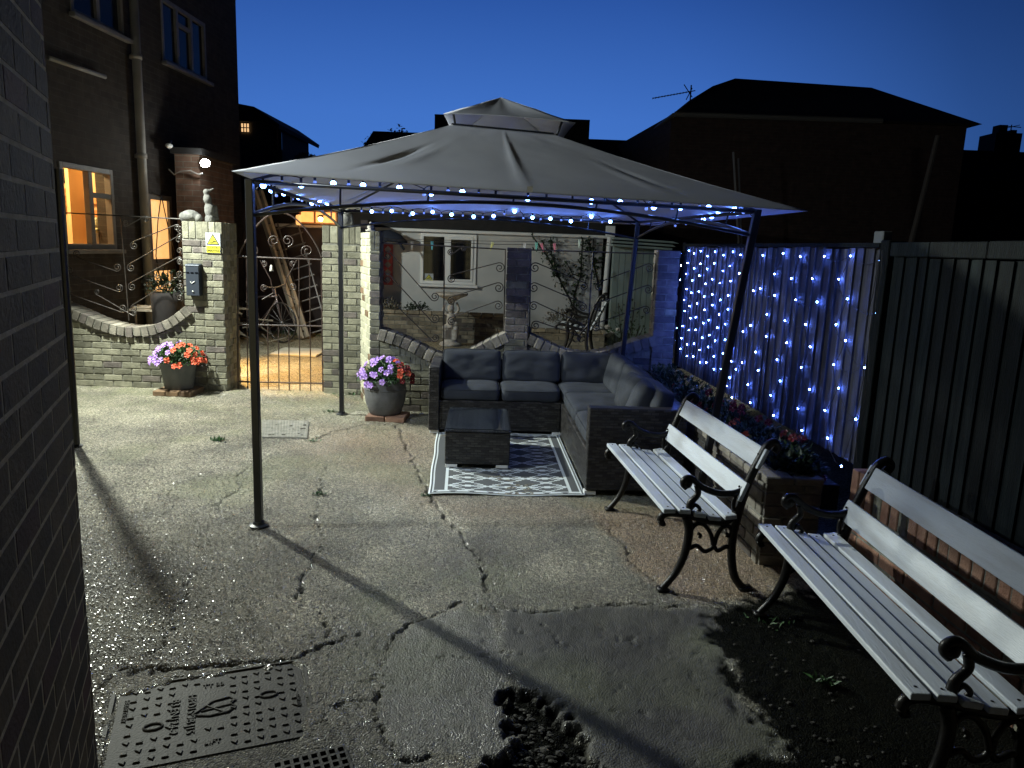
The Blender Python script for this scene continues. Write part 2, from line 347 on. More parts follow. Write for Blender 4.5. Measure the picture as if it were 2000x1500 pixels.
    def noise(s, d=6, r=0.6):
        n = N.new('ShaderNodeTexNoise'); n.inputs['Scale'].default_value = s; n.inputs['Detail'].default_value = d; n.inputs['Roughness'].default_value = r
        L.new(tcn.outputs['Object'], n.inputs['Vector']); return n
    def ramp(src, p0, c0, p1, c1):
        r = N.new('ShaderNodeValToRGB'); r.color_ramp.elements[0].position = p0; r.color_ramp.elements[0].color = (*c0, 1); r.color_ramp.elements[1].position = p1; r.color_ramp.elements[1].color = (*c1, 1)
        L.new(src, r.inputs[0]); return r.outputs[0]
    def mix(a, b_, f, mode='MIX'):
        x = N.new('ShaderNodeMix'); x.data_type = 'RGBA'; x.blend_type = mode
        for s, i in ((a, 6), (b_, 7)):
            if isinstance(s, tuple): x.inputs[i].default_value = (*s, 1)
            else: L.new(s, x.inputs[i])
        if isinstance(f, float): x.inputs[0].default_value = f
        else: L.new(f, x.inputs[0])
        return x.outputs[2]
    ga = N.new('ShaderNodeAttribute'); ga.attribute_name = 'ga'; gb = N.new('ShaderNodeAttribute'); gb.attribute_name = 'gb'
    sa = N.new('ShaderNodeSeparateColor'); L.new(ga.outputs['Color'], sa.inputs[0]); sb = N.new('ShaderNodeSeparateColor'); L.new(gb.outputs['Color'], sb.inputs[0])
    base = ramp(noise(2.2, 9, 0.65).outputs['Fac'], 0.34, (0.15, 0.15, 0.136), 0.68, (0.42, 0.415, 0.365))
    speck = ramp(noise(52, 6, 0.8).outputs['Fac'], 0.38, (0.30, 0.30, 0.30), 0.60, (1.35, 1.35, 1.3))
    col = mix(base, speck, 1.0, 'MULTIPLY')
    vo = N.new('ShaderNodeTexVoronoi'); vo.inputs['Scale'].default_value = 150; L.new(tcn.outputs['Object'], vo.inputs['Vector'])
    sv = N.new('ShaderNodeSeparateColor'); L.new(vo.outputs['Color'], sv.inputs[0])
    peb = ramp(sv.outputs[0], 0.25, (0.55, 0.52, 0.48), 0.95, (1.7, 1.6, 1.45))
    rough_mask = N.new('ShaderNodeMath'); rough_mask.operation = 'SUBTRACT'; rough_mask.inputs[0].default_value = 1; L.new(sa.outputs[1], rough_mask.inputs[1])
    col = mix(col, mix(col, peb, 1.0, 'MULTIPLY'), rough_mask.outputs[0])
    col = mix(col, mix(ramp(noise(70, 5).outputs['Fac'], 0.35, (0.18, 0.125, 0.08), 0.65, (0.44, 0.34, 0.24)), peb, 0.7, 'MULTIPLY'), sa.outputs[2])
    smc = ramp(noise(4.5, 12, 0.75).outputs['Fac'], 0.36, (0.060, 0.058, 0.053), 0.64, (0.135, 0.131, 0.12))
    col = mix(col, smc, sa.outputs[1])
    mossc = ramp(noise(45, 5).outputs['Fac'], 0.35, (0.11, 0.13, 0.06), 0.7, (0.30, 0.31, 0.17))
    mf = N.new('ShaderNodeMath'); mf.operation = 'MULTIPLY'; mf.inputs[1].default_value = 0.55; L.new(sa.outputs[0], mf.inputs[0])
    col = mix(col, mossc, mf.outputs[0])
    yardc = ramp(noise(9, 9, 0.7).outputs['Fac'], 0.32, (0.22, 0.20, 0.14), 0.68, (0.40, 0.36, 0.25))
    col = mix(col, yardc, sb.outputs[2])
    soil = ramp(noise(60, 6, 0.7).outputs['Fac'], 0.45, (0.004, 0.005, 0.004), 0.78, (0.022, 0.022, 0.015))
    col = mix(col, soil, sb.outputs[0]); col = mix(col, (0.012, 0.011, 0.009), sb.outputs[1])
    L.new(col, b.inputs['Base Color'])
    big = ramp(noise(0.8, 5, 0.6).outputs['Fac'], 0.35, (0.72, 0.72, 0.72), 0.65, (1.22, 1.21, 1.18)); col = mix(col, big, 1.0, 'MULTIPLY'); col = mix(col, mix(col, (.38, .38, .37), 1.0, 'MULTIPLY'), ga.outputs['Alpha']); L.new(col, b.inputs['Base Color'])  # painted falloff multiplied in through the alpha
    spm = N.new('ShaderNodeMath'); spm.operation = 'MULTIPLY_ADD'; L.new(sb.outputs[0], spm.inputs[0]); spm.inputs[1].default_value = -.47; spm.inputs[2].default_value = .5; L.new(spm.outputs[0], b.inputs['Specular IOR Level'])
    rr = N.new('ShaderNodeMapRange'); L.new(sv.outputs[1], rr.inputs[0]); rr.inputs[3].default_value = 0.35; rr.inputs[4].default_value = 0.8
    wet = ramp(noise(0.9, 4).outputs['Fac'], 0.42, (0, 0, 0), 0.62, (1, 1, 1))
    rx = N.new('ShaderNodeMix'); rx.data_type = 'FLOAT'; L.new(sa.outputs[1], rx.inputs[0]); L.new(rr.outputs[0], rx.inputs[2]); rx.inputs[3].default_value = 0.62
    L.new(rx.outputs[0], b.inputs['Roughness'])
    h1 = noise(140, 4, 0.7); h2 = N.new('ShaderNodeMath'); h2.operation = 'MULTIPLY_ADD'; L.new(vo.outputs['Distance'], h2.inputs[0]); h2.inputs[1].default_value = -1.1; L.new(h1.outputs['Fac'], h2.inputs[2])
    bst = N.new('ShaderNodeMath'); bst.operation = 'MULTIPLY_ADD'; L.new(sa.outputs[1], bst.inputs[0]); bst.inputs[1].default_value = -0.45; bst.inputs[2].default_value = 0.8
    bp = N.new('ShaderNodeBump'); bp.inputs['Distance'].default_value = 0.014; L.new(bst.outputs[0], bp.inputs['Strength']); L.new(h2.outputs[0], bp.inputs['Height'])
    # glossy coat cells added for glints, each with a tilt of its own
    vg = N.new('ShaderNodeTexVoronoi'); vg.inputs['Scale'].default_value = 78; L.new(tcn.outputs['Object'], vg.inputs['Vector'])
    sub = N.new('ShaderNodeVectorMath'); sub.operation = 'SUBTRACT'; sub.inputs[1].default_value = (.5, .5, .5); L.new(vg.outputs['Color'], sub.inputs[0])
    scl = N.new('ShaderNodeVectorMath'); scl.operation = 'SCALE'; scl.inputs['Scale'].default_value = .52; L.new(sub.outputs[0], scl.inputs[0])
    ads = N.new('ShaderNodeVectorMath'); ads.operation = 'ADD'; L.new(bp.outputs[0], ads.inputs[0]); L.new(scl.outputs[0], ads.inputs[1])
    nrmz = N.new('ShaderNodeVectorMath'); nrmz.operation = 'NORMALIZE'; L.new(ads.outputs[0], nrmz.inputs[0])
    vh = N.new('ShaderNodeTexVoronoi'); vh.inputs['Scale'].default_value = 120; L.new(tcn.outputs['Object'], vh.inputs['Vector']); s2 = N.new('ShaderNodeSeparateColor'); L.new(vh.outputs['Color'], s2.inputs[0])
    wn2 = N.new('ShaderNodeTexWhiteNoise'); L.new(vg.outputs['Position'], wn2.inputs['Vector'])
    gt = N.new('ShaderNodeMath'); gt.operation = 'GREATER_THAN'; L.new(wn2.outputs['Value'], gt.inputs[0]); gt.inputs[1].default_value = .45
    gm0 = N.new('ShaderNodeMath'); gm0.operation = 'MULTIPLY'; L.new(gt.outputs[0], gm0.inputs[0]); L.new(rough_mask.outputs[0], gm0.inputs[1]); cl1 = N.new('ShaderNodeMath'); cl1.operation = 'SUBTRACT'; cl1.inputs[0].default_value = 1; cl1.use_clamp = True; L.new(sb.outputs[0], cl1.inputs[1]); gm = N.new('ShaderNodeMath'); gm.operation = 'MULTIPLY'; L.new(gm0.outputs[0], gm.inputs[0]); L.new(cl1.outputs[0], gm.inputs[1])
    nc = N.new('ShaderNodeMix'); nc.data_type = 'VECTOR'; L.new(gm.outputs[0], nc.inputs[0]); L.new(bp.outputs[0], nc.inputs[4]); L.new(nrmz.outputs[0], nc.inputs[5])
    b.inputs['Coat Weight'].default_value = 0.0; L.new(gm.outputs[0], b.inputs['Coat Weight']); b.inputs['Coat Roughness'].default_value = .14; b.inputs['Coat IOR'].default_value = 1.75; L.new(nc.outputs[1], b.inputs['Coat Normal'])
    L.new(bp.outputs[0], b.inputs['Normal'])
    me.materials.append(m)
    o = bpy.data.objects.new('ground', me); sc.collection.objects.link(o); tag(o, kind='structure')
build_ground()
# ------------------------------------------------------------------ brickwork
BL, BH, MJ = 0.198, 0.060, 0.010
def bricks(mb, x0, x1, top, zt, y0=0.0, yd=0.095, M=None, slot=(0, 1), pdark=0.12, z0=0.0, seed=1, bl=BL, bh=BH):
    "face bricks of a wall in local x/z, front at y0 (towards -y); top may be a function of x"
    rd = random.Random(seed); tf = top if callable(top) else (lambda x: top); z = z0; k = 0
    while z < zt:
        x = x0-(bl+MJ)*(0.5 if k % 2 else 0.0)
        while x < x1:
            a = max(x, x0); b = min(x+bl, x1)
            if b-a > 0.015:
                lim = min(tf(a+.01), tf(b-.01), tf((a+b)/2)); zz = min(z+bh, lim)
                if zz-z > 0.015:
                    mb.cur = slot[1] if rd.random() < pdark else slot[0]; mb.tint = rd.random()
                    j = rd.uniform(-.003, .003) if yd < .0951 else rd.uniform(-.0012, -.0003)
                    mb.span(a+.001, b-.001, y0+j, y0+yd+0.0, z, zz-.001+.002*rd.random(), M)
            x += bl+MJ
        z += bh+MJ; k += 1
def backing(mb, x0, x1, top, y0, y1, M=None, slot=2, n=24, z0=0.0):
    tf = top if callable(top) else (lambda x: top); mb.cur = slot; mb.tint = .5
    if not callable(top): n = 1
    for i in range(n):
        a = x0+(x1-x0)*i/n; b = x0+(x1-x0)*(i+1)/n; za, zb = tf(a), tf(b)
        mb.hexa([(a, y0, z0), (b, y0, z0), (b, y1, z0), (a, y1, z0)], [(a, y0, za), (b, y0, zb), (b, y1, zb), (a, y1, za)], M)
def pillar(name, x0, x1, y0, depth, h, label, cat='pillar', M=None, seed=3, soldier=True, pdark=0.14, group=None, mats=None, cols=None):
    mb = MB(); rd = random.Random(seed)
    mb.cur = 2; mb.span(x0+.006, x1-.006, y0+.007, y0+depth-.007, 0, h-.004, M)
    sh = 0.185 if soldier else 0; z = 0; k = 0; ny = max(1, round(depth/0.105)); dy = depth/ny
    while z < h-sh-0.02:
        zz = min(z+BH, h-sh)
        for r in range(ny):
            x = x0-(BL+MJ)*(0.5 if (k+r) % 2 else 0)
            while x < x1:
                a = max(x, x0); b = min(x+BL, x1)
                if b-a > .02:
                    mb.cur = 1 if rd.random() < pdark else 0; mb.tint = rd.random(); j = rd.uniform(-.002, .002)
                    mb.span(a+j, b+j, y0+r*dy+(.004 if r else 0)+j, y0+(r+1)*dy-.004, z, zz, M)
                x += BL+MJ
        z += BH+MJ; k += 1
    if soldier:
        for r in range(ny):
            x = x0; n = max(2, round((x1-x0)/.07)); dx = (x1-x0)/n
            for i in range(n):
                mb.cur = 0; mb.tint = rd.random(); mb.span(x0+i*dx+.004, x0+(i+1)*dx-.004, y0+r*dy+(.004 if r else 0), y0+(r+1)*dy-.004, h-sh+MJ, h+.002*rd.random(), M)
    o = mb.build(name, mats or [M_BRICK, M_BRICKD, M_MORTAR], bevel=.004)
    return tag(o, label, cat, group)
def coping(mb, pts, y0, y1, h=0.105, wd=0.068, seed=5, slots=(0, 1)):
    "bricks on edge following a curve given as (x, z) of its top"
    rd = random.Random(seed); P = [Vector((p[0], 0, p[1])) for p in pts]
    L = [0]
    for a, b in zip(P[:-1], P[1:]): L.append(L[-1]+(b-a).length)
    def ev(s):
        for i in range(len(P)-1):
            if s <= L[i+1] or i == len(P)-2:
                t = (s-L[i])/(L[i+1]-L[i]); return P[i].lerp(P[i+1], t)
    n = int(L[-1]/(wd+.012)); st = L[-1]/n
    for i in range(n):
        a = ev(i*st+.006); b = ev((i+1)*st-.006); d = (b-a).normalized(); nn = Vector((-d.z, 0, d.x)); j = rd.uniform(-.006, .006); hh = h+rd.uniform(-.006, .006)
        nn = nn*hh; mb.tint = rd.random(); mb.cur = slots[1] if rd.random() < .25 else slots[0]
        q = [a-nn, b-nn, b, a]
        yy0 = y0+j
        mb.hexa([(p.x, yy0, p.z) for p in q], [(p.x, y1, p.z) for p in q])
        if i: # mortar joint
            mb.cur = 2; c = [ev(i*st-.006), ev(i*st+.006)]; n2 = nn*.93; q = [c[0]-n2, c[1]-n2, c[1]-nn*.04, c[0]-nn*.04]
            mb.hexa([(p.x, y0+.008, p.z) for p in q], [(p.x, y1-.004, p.z) for p in q])
def interp(pts):
    xs = [p[0] for p in pts]; zs = [p[1] for p in pts]
    return lambda x: float(np.interp(x, xs, zs))
def smoothcurve(pts, n=40):
    xs = np.array([p[0] for p in pts]); zs = np.array([p[1] for p in pts]); X = np.linspace(xs[0], xs[-1], n)
    Z = np.interp(X, xs, zs)
    for _ in range(6): Z[1:-1] = (Z[:-2]+2*Z[1:-1]+Z[2:])/4
    return list(zip(X, Z))
YL = 7.88; YR = 7.20
def curve_wall(name, px, y, x0, x1, label, seed, thick=.21, slots=(0, 1), pd=.1):
    c = smoothcurve([(at(a, b, y).x, at(a, b, y).z) for a, b in px]); f = interp(c); g = lambda x: f(x)-.115
    mb = MB(); bricks(mb, x0, x1, g, 1.2, y, .095, seed=seed, pdark=pd); backing(mb, x0, x1, g, y+.009, y+thick)
    r = tag(empty(name, ((x0+x1)/2, y, 0)), label, 'wall')
    def bl(m, nm, mats): 
        o = m.build(nm, mats, r, bevel=.004, loc=(0, 0, 0)); o.location = (-(x0+x1)/2, -y, 0); return o
    bl(mb, 'brickwork', [M_BRICK, M_BRICKD, M_MORTAR])
    mc = MB(); coping(mc, c, y-.035, y+thick+.02, seed=seed+9); bl(mc, 'coping', [M_COPE, M_BRICKD, M_MORTAR])
    return f
xA = at(361, 600, YL).x; xB = at(402, 600, YL).x; xB2 = at(441, 600, YL).x
zPL = 1.79
fL = curve_wall('curved_brick_wall', [(40, 545), (100, 585), (145, 603), (200, 628), (250, 640), (300, 636), (335, 622), (364, 597)], YL, -6.2, xA, 'low buff brick wall with dipping coping at the left, behind the smooth grey flower pot', 11)
pillar('brick_pillar', xA+.002, xB-.002, YL, .24, zPL, 'buff brick pier holding the dark letter box, on the left of the iron gate', seed=21)
pillar('brick_pillar', xB, xB2, YL-.03, .42, zPL+.0, 'buff brick pier with the yellow warning sign, at the left jamb of the iron gate', seed=22)
xC0 = at(631, 600, 7.95).x; xC1 = at(662, 600, 7.95).x; xC2 = at(706, 600, 7.9).x
pillar('brick_pillar', xC0, xC1, 7.93, .36, at(640, 441, 7.93).z, 'buff brick pier at the right jamb of the iron gate, behind the gazebo post', seed=23)
pillar('brick_pillar', xC1+.003, xC2-.002, 7.90, .26, at(680, 443, 7.9).z, 'buff brick pier between the gate pier and the pale cream wall end', seed=24)
# pale cream return, running from the gate wall forward to the right-hand wall
xD0 = at(722, 600, YR).x; xD1 = at(742, 600, YR).x
a = Vector((xC2+.01, 7.80, 0)); b = Vector((xD0-.005, YR+.02, 0)); d = (b-a); az = math.atan2(d.x, d.y)
# local +x along d, local -y is the face towards the left floodlight
ex = d.normalized(); ey = Vector((-ex.y, ex.x, 0)); 
Mret = Matrix(((ex.x, ey.x, 0, a.x), (ex.y, ey.y, 0, a.y), (0, 0, 1, 0), (0, 0, 0, 1)))
mb = MB(); bricks(mb, 0, d.length, 1.74, 1.74, 0, .095, Mret, pdark=.12, seed=31); backing(mb, 0, d.length, 1.735, .008, .10, Mret)
tag(mb.build('wall_return', [M_CREAM, M_REDBRICK, M_CREAM], bevel=.004), 'narrow pale cream wall end between the gate pier and the scrolled railings', 'wall')
pillar('brick_pillar', xD0, xD1, YR, .22, at(730, 452, YR).z, 'slim grey brick pier left of the red trellis, holding the first railing panel', seed=25, pdark=.3)
xE0 = at(988, 560, YR).x; xE1 = at(1035, 560, YR).x; xF0 = at(1279, 580, YR).x; xF1 = at(1322, 580, YR).x
curve_wall('curved_brick_wall', [(742, 642), (770, 650), (810, 668), (850, 690), (872, 697), (900, 692), (940, 672), (970, 655), (988, 648)], YR, xD1, xE0, 'low buff brick wall with dipping coping behind the sofa, in front of the birdbath', 12)
curve_wall('curved_brick_wall', [(1035, 652), (1060, 664), (1100, 683), (1140, 691), (1180, 686), (1230, 668), (1279, 654)], YR, xE1, xF0, 'low dark brick wall with dipping coping in front of the small slatted chair', 13, pd=.5)
pillar('brick_pillar', xE0+.002, xE1-.002, YR-.03, .25, at(1010, 484, YR).z, 'shade darkened brick pier standing behind the sofa between the two scrolled railing panels', seed=26, soldier=False, pdark=.92)  # canopy shade put into the colour by mostly dark bricks
pillar('brick_pillar', xF0+.002, xF1, YR-.03, .25, at(1300, 488, YR).z, 'shade darkened brick pier in the corner where the railings meet the lit fence', seed=27, soldier=False, pdark=.9)  # shade put into the brick colour here as well

# ------------------------------------------------------------------ scrolled ironwork (drawn in the plane of each wall)
def spiral(c, r, turns, a0, cw=1, n=26, r1=.22):
    return [(c[0]+(r+(r*r1-r)*i/n)*math.cos(a0+cw*2*math.pi*turns*i/n), c[1]+(r+(r*r1-r)*i/n)*math.sin(a0+cw*2*math.pi*turns*i/n)) for i in range(n+1)]
def sbar(mb, c0, r0, c1, r1, y, th=.0055, s0=1, s1=1):
    "S-scroll: curl about c1, long straight run, curl about c0 (pixels of the photo in plane y)"
    d = math.atan2(c1[1]-c0[1], c1[0]-c0[0])
    A = spiral(c1, r1, 1.6, d-s1*math.pi/2, s1); B = spiral(c0, r0, 1.6, d+math.pi-s0*math.pi/2, s0)
    P = list(reversed(B))+A
    mb.tube([at(p[0], p[1], y) for p in P], th, 5)
def bar(mb, p0, p1, y, th=.007): mb.tube([at(*p0, y), at(*p1, y)], th, 6)
def railing(y, label, fr, scr, group='scrolled railing panels above the low walls'):
    r = tag(empty('railing', tuple(at(fr[0][0][0], fr[0][1][1], y))), label, 'railing', group); L0 = Vector(r.location)
    m1 = MB()
    for p0, p1 in fr: bar(m1, p0, p1, y)
    o = m1.build('rails', M_RAIL, r); o.location = -L0
    for s in scr:
        m2 = MB(); sbar(m2, *s[:4], y, s0=s[4], s1=s[5]); o = m2.build('scroll', M_RAIL, r, smooth=True); o.location = -L0
yR = YR+.1; yl = YL+.1
railing(yR, 'scrolled iron railing panel left of the dark middle pier, in front of the birdbath', [((745, 474), (988, 487)), ((744, 474), (744, 655)), ((868, 480), (866, 700)), ((987, 487), (984, 655))],
        [((880, 492), 7, (848, 578), 9, 1, 1)][:0]+[((756, 500), 9, (849, 579), 9, -1, -1), ((756, 545), 9, (850, 622), 9, -1, -1), ((756, 590), 8, (850, 660), 8, -1, -1),
         ((882, 545), 8, (976, 523), 10, -1, 1), ((882, 588), 8, (974, 562), 10, -1, 1), ((882, 628), 8, (973, 597), 9, -1, 1), ((880, 492), 6, (905, 486), 5, 1, 1)])
railing(yR, 'scrolled iron railing panel right of the dark middle pier, in front of the ivy', [((1036, 488), (1283, 496)), ((1037, 489), (1034, 658)), ((1158, 491), (1146, 688)), ((1281, 497), (1272, 655))],
        [((1140, 560), 8, (1045, 523), 10, 1, -1), ((1138, 600), 8, (1043, 562), 10, 1, -1), ((1134, 640), 8, (1042, 598), 9, 1, -1), ((1130, 660), 5, (1046, 636), 9, 1, -1),
         ((1170, 560), 8, (1268, 524), 9, -1, 1), ((1168, 600), 8, (1266, 566), 9, -1, 1), ((1165, 640), 8, (1262, 606), 8, -1, 1)])
railing(yl, 'scrolled iron railing panel in front of the lit kitchen window', [((60, 412), (358, 428)), ((236, 424), (252, 626)), ((360, 428), (364, 600))],
        [((262, 480), 8, (345, 445), 6, -1, 1), ((256, 523), 8, (348, 468), 6, -1, 1), ((258, 560), 8, (350, 508), 6, -1, 1), ((262, 602), 7, (352, 545), 6, -1, 1),
         ((150, 495), 7, (229, 522), 8, 1, -1), ((136, 528), 7, (233, 562), 8, 1, -1), ((134, 566), 7, (239, 602), 8, 1, -1), ((190, 570), 5, (262, 612), 5, 1, -1), ((246, 436), 6, (285, 428), 6, 1, 1)])
m = MB()
for yy in (447, 462, 490, 512, 535, 560, 582): m.tube([at(p[0], p[1], yl-.02) for p in spiral((351, yy), 7, 1.5, 1.2, 1 if yy % 2 else -1, 18)], .006, 5)
m.tube([at(357, 436, yl-.02), at(360, 592, yl-.02)], .007, 6)
tag(m.build('scroll_panel', M_RAIL, smooth=True), 'narrow upright strip of stacked iron curls beside the letter box pier', 'railing')

# ------------------------------------------------------------------ iron gate
yg = 8.02; g = tag(empty('iron_gate', tuple(gnd(547, 765))), 'brown iron gate with arched scrolled top and upright bars, between the buff brick piers', 'gate'); G0 = Vector(g.location)
m = MB()
for p0, p1 in [((464, 500), (465, 762)), ((628, 505), (631, 767)), ((464, 501), (628, 507)), ((465, 634), (630, 637)), ((465, 745), (630, 749)), ((465, 762), (631, 767))]: bar(m, p0, p1, yg, .009)
arch = [(465+163*t, 503-88*math.sin(math.pi*t)**.8) for t in [i/24 for i in range(25)]]
m.tube([at(p[0], p[1], yg) for p in arch], .009, 6); o = m.build('gate_frame', M_IRONBR, g); o.location = -G0
for i, x in enumerate([483, 503, 523, 544, 564, 585, 606]):
    m = MB(); top = 505 if i in (0, 1, 5, 6) else 636
    m.tube([at(x-1.5 if top < 600 else x, top, yg), at(x+1, 764, yg)], .006, 6); o = m.build('bar', M_IRONBR, g); o.location = -G0
for s in [((600, 490), 13, 1), ((492, 488), 13, -1), ((516, 515), 6, -1), ((572, 515), 6, 1), ((516, 562), 7, 1), ((572, 560), 7, -1), ((535, 470), 12, 1), ((562, 470), 12, -1)]:
    m = MB(); P = spiral(s[0], s[1], 1.6, math.pi/2, s[2]); m.tube([at(p[0], p[1], yg) for p in P], .006, 5); o = m.build('scroll', M_IRONBR, g, smooth=True); o.location = -G0
m = MB()
for q in ([(508, 508), (528, 545), (534, 572), (512, 585)], [(580, 508), (560, 545), (555, 572), (577, 585)], [(512, 632), (544, 575), (577, 632)]): m.tube([at(a_, b_, yg) for a_, b_ in q], .006, 5)
o = m.build('cross_bars', M_IRONBR, g); o.location = -G0
m = MB(); c = at(530, 523, yg-.02); m.lathe([(.004, .03), (.012, .025), (.018, -.02), (.024, -.035), (.0, -.035)], c, 12); o = m.build('bell', M_STONE, g, smooth=True); o.location = -G0

# ------------------------------------------------------------------ letter box, sign, pier-top statues
m = MB(); a = at(369, 514, YL); b = at(397, 577, YL); cx = (a.x+b.x)/2; wd = b.x-a.x; r = tag(empty('letter_box', (cx, YL-.003, b.z)), 'dark grey steel letter box fixed to the brick pier left of the sign', 'letter box')
hh = a.z-b.z
m.span(-wd/2, wd/2, -.09, -.003, 0, hh*.93); m.hexa([(-wd/2-.005, -.097, hh*.93), (wd/2+.005, -.097, hh*.93), (wd/2+.005, -.003, hh*.93), (-wd/2-.005, -.003, hh*.93)], [(-wd/2-.005, -.085, hh*.97), (wd/2+.005, -.085, hh*.97), (wd/2+.005, -.003, hh), (-wd/2-.005, -.003, hh)])
M_BOX = mat('letterbox_paint', (0.045, 0.055, 0.075), None, .4, .3); m.build('body', M_BOX, r, bevel=.004)
m = MB()
for k in (-1, 0, 1): m.span(k*.045-.015, k*.045+.015, -.094, -.088, hh*.70, hh*.74)
m.build('slot', M_GLASSD, r)
m = MB(); m.tube([(-.02, -.093, hh*.44), (-.008, -.093, hh*.39), (.025, -.093, hh*.45)], .005, 6); m.tube([(.0, -.093, hh*.13), (.004, -.093, hh*.15)], .009, 8); m.build('emblem', M_WHITE, r)
def textmesh(txt, size, material, name='lettering', ext=.0006, align='CENTER'):
    cu = bpy.data.curves.new('t', 'FONT'); cu.body = txt; cu.size = size; cu.extrude = ext; cu.align_x = align; cu.align_y = 'CENTER'
    tmp = bpy.data.objects.new('t', cu); sc.collection.objects.link(tmp); bpy.context.view_layer.update()
    me = bpy.data.meshes.new_from_object(tmp.evaluated_get(bpy.context.evaluated_depsgraph_get())); bpy.data.objects.remove(tmp); bpy.data.curves.remove(cu)
    me.materials.clear(); me.materials.append(material); o = bpy.data.objects.new(name, me); sc.collection.objects.link(o); return o
M_SIGNW = mat('sign_white', (.36, .40, .44), None, .45); M_SIGNY = mat('sign_yellow', (.50, .47, .05), None, .35); M_SIGNK = mat('sign_black', (.02, .02, .02), None, .4)
def warnsign(cx, y, z0, wd, h, label, pale=False):
    r = tag(empty('warning_sign', (cx, y, z0)), label, 'sign')
    m = MB(); m.span(-wd/2, wd/2, -.004, 0, 0, h); m.build('plate', M_SIGNW, r)
    m = MB(); m.span(-wd/2+.004, wd/2-.004, -.006, -.0042, .004, h*.36); m.build('text_panel', M_SIGNY, r)
    t = [(-wd*.43, h*.42), (wd*.43, h*.42), (0, h*.94)]; m = MB(); m.cur = 0
    m.hexa([(p[0], -.0062, p[1]) for p in t], [(p[0], -.0042, p[1]) for p in t]); c = (0, h*.585); q = [(c[0]+(p[0]-c[0])*.80, c[1]+(p[1]-c[1])*.80) for p in t]; m.cur = 1
    m.hexa([(p[0], -.0078, p[1]) for p in q], [(p[0], -.0064, p[1]) for p in q]); m.build('triangle', [M_SIGNK, M_SIGNY], r)
    m = MB(); m.box((.015, -.0086, h*.57), (wd*.22, .001, h*.05), Matrix.Rotation(.0, 4, 'Y')); m.box((-wd*.12, -.0086, h*.51), (wd*.14, .001, h*.04)); m.box((.0, -.0086, h*.53), (.006, .001, h*.09)); m.build('camera_symbol', M_SIGNK, r)
    for k, tx in enumerate(('CCTV IN', 'OPERATION')):
        o = textmesh(tx, h*.125, M_SIGNK); o.parent = r; o.location = (0, -.0072, h*(.265-.15*k)); o.rotation_euler = (R_(90), 0, 0)
a = at(401, 454, YL-.04); b = at(431, 495, YL-.04); warnsign((a.x+b.x)/2, YL-.036, b.z, b.x-a.x, a.z-b.z, 'white and yellow warning sign with a black triangle on the left gate pier')

def blob(name, parts, material, label, cat, loc=(0, 0, 0), vox=.008, parent=None, seed=1, disp=0.0):
    m = MB()
    for p in parts:
        if p[0] == 'b': m.ball(p[1], p[2], 12, sc_=p[3] if len(p) > 3 else (1, 1, 1))
        elif p[0] == 't': m.tube(p[1], p[2], 10)
    o = m.build(name, material, parent, smooth=True); o.location = loc
    r = o.modifiers.new('remesh', 'REMESH'); r.mode = 'VOXEL'; r.voxel_size = vox; r.use_smooth_shade = True
    s = o.modifiers.new('smooth', 'SMOOTH'); s.iterations = 3; s.factor = .5
    if label: tag(o, label, cat)
    return o
# rounded stone animal and upright bird figure on the left piers
p = at(372, 427, YL+.1); blob('stone_ornament', [('b', (0, 0, .06), .085, (1.15, .9, .75)), ('b', (-.07, 0, .05), .05), ('b', (.09, -.01, .04), .045), ('t', [(-.09, 0, .01), (.10, 0, .01)], .03)], M_ORN, 'low rounded stone figure lying on top of the letter box pier', 'ornament', (p.x, YL+.1, zPL), .012)
p = at(410, 427, YL+.1); blob('stone_ornament', [('t', [(0, 0, .0), (0, 0, .06)], .05), ('b', (0, 0, .13), .055, (1, .9, 1.6)), ('b', (-.01, -.02, .24), .045, (1, 1, 1.2)), ('b', (-.015, -.03, .31), .034), ('t', [(-.04, 0, .335), (-.03, -.02, .30)], [.008, .016]), ('t', [(.06, 0, .355), (.01, -.02, .32)], [.008, .016]), ('t', [(.04, .03, .04), (.06, .05, .02), (.05, .03, .18)], .02)], M_ORN, 'tall thin stone animal figure standing on the pier with the yellow sign', 'ornament', (p.x, YL+.1, zPL), .01)
p = at(676, 443, 8.0); blob('stone_ornament', [('t', [(-.07, 0, .01), (.07, 0, .01)], .022), ('b', (0, 0, .07), .06, (1, .8, 1.1)), ('b', (.02, -.02, .15), .04), ('t', [(-.05, 0, .02), (-.06, 0, .17)], [.03, .02]), ('t', [(.06, .0, .03), (.055, 0, .13)], [.03, .018]), ('b', (-.06, 0, .19), .024)], M_ORN, 'stone figure group on the brick pier right of the gate', 'ornament', (p.x, 8.0, at(680, 443, 7.9).z), .01)
m = MB(); p = at(724, 452, YR+.1); m.lathe([(.05, 0), (.05, .012), (.02, .02), (.035, .035), (.022, .07), (.004, .09)], (0, 0, 0), 14); o = m.build('finial', M_STONE, smooth=True); o.location = (p.x, YR+.1, at(730, 452, YR).z+.002); tag(o, 'small pointed stone finial on the slim pier beside the red trellis', 'finial')

# ------------------------------------------------------------------ near house wall on the left edge
cw = Vector((-1.185, 1.94, 0)); az = R_(-22.5); ex = Vector((math.sin(az), math.cos(az), 0)); ey = Vector((-ex.y, ex.x, 0))
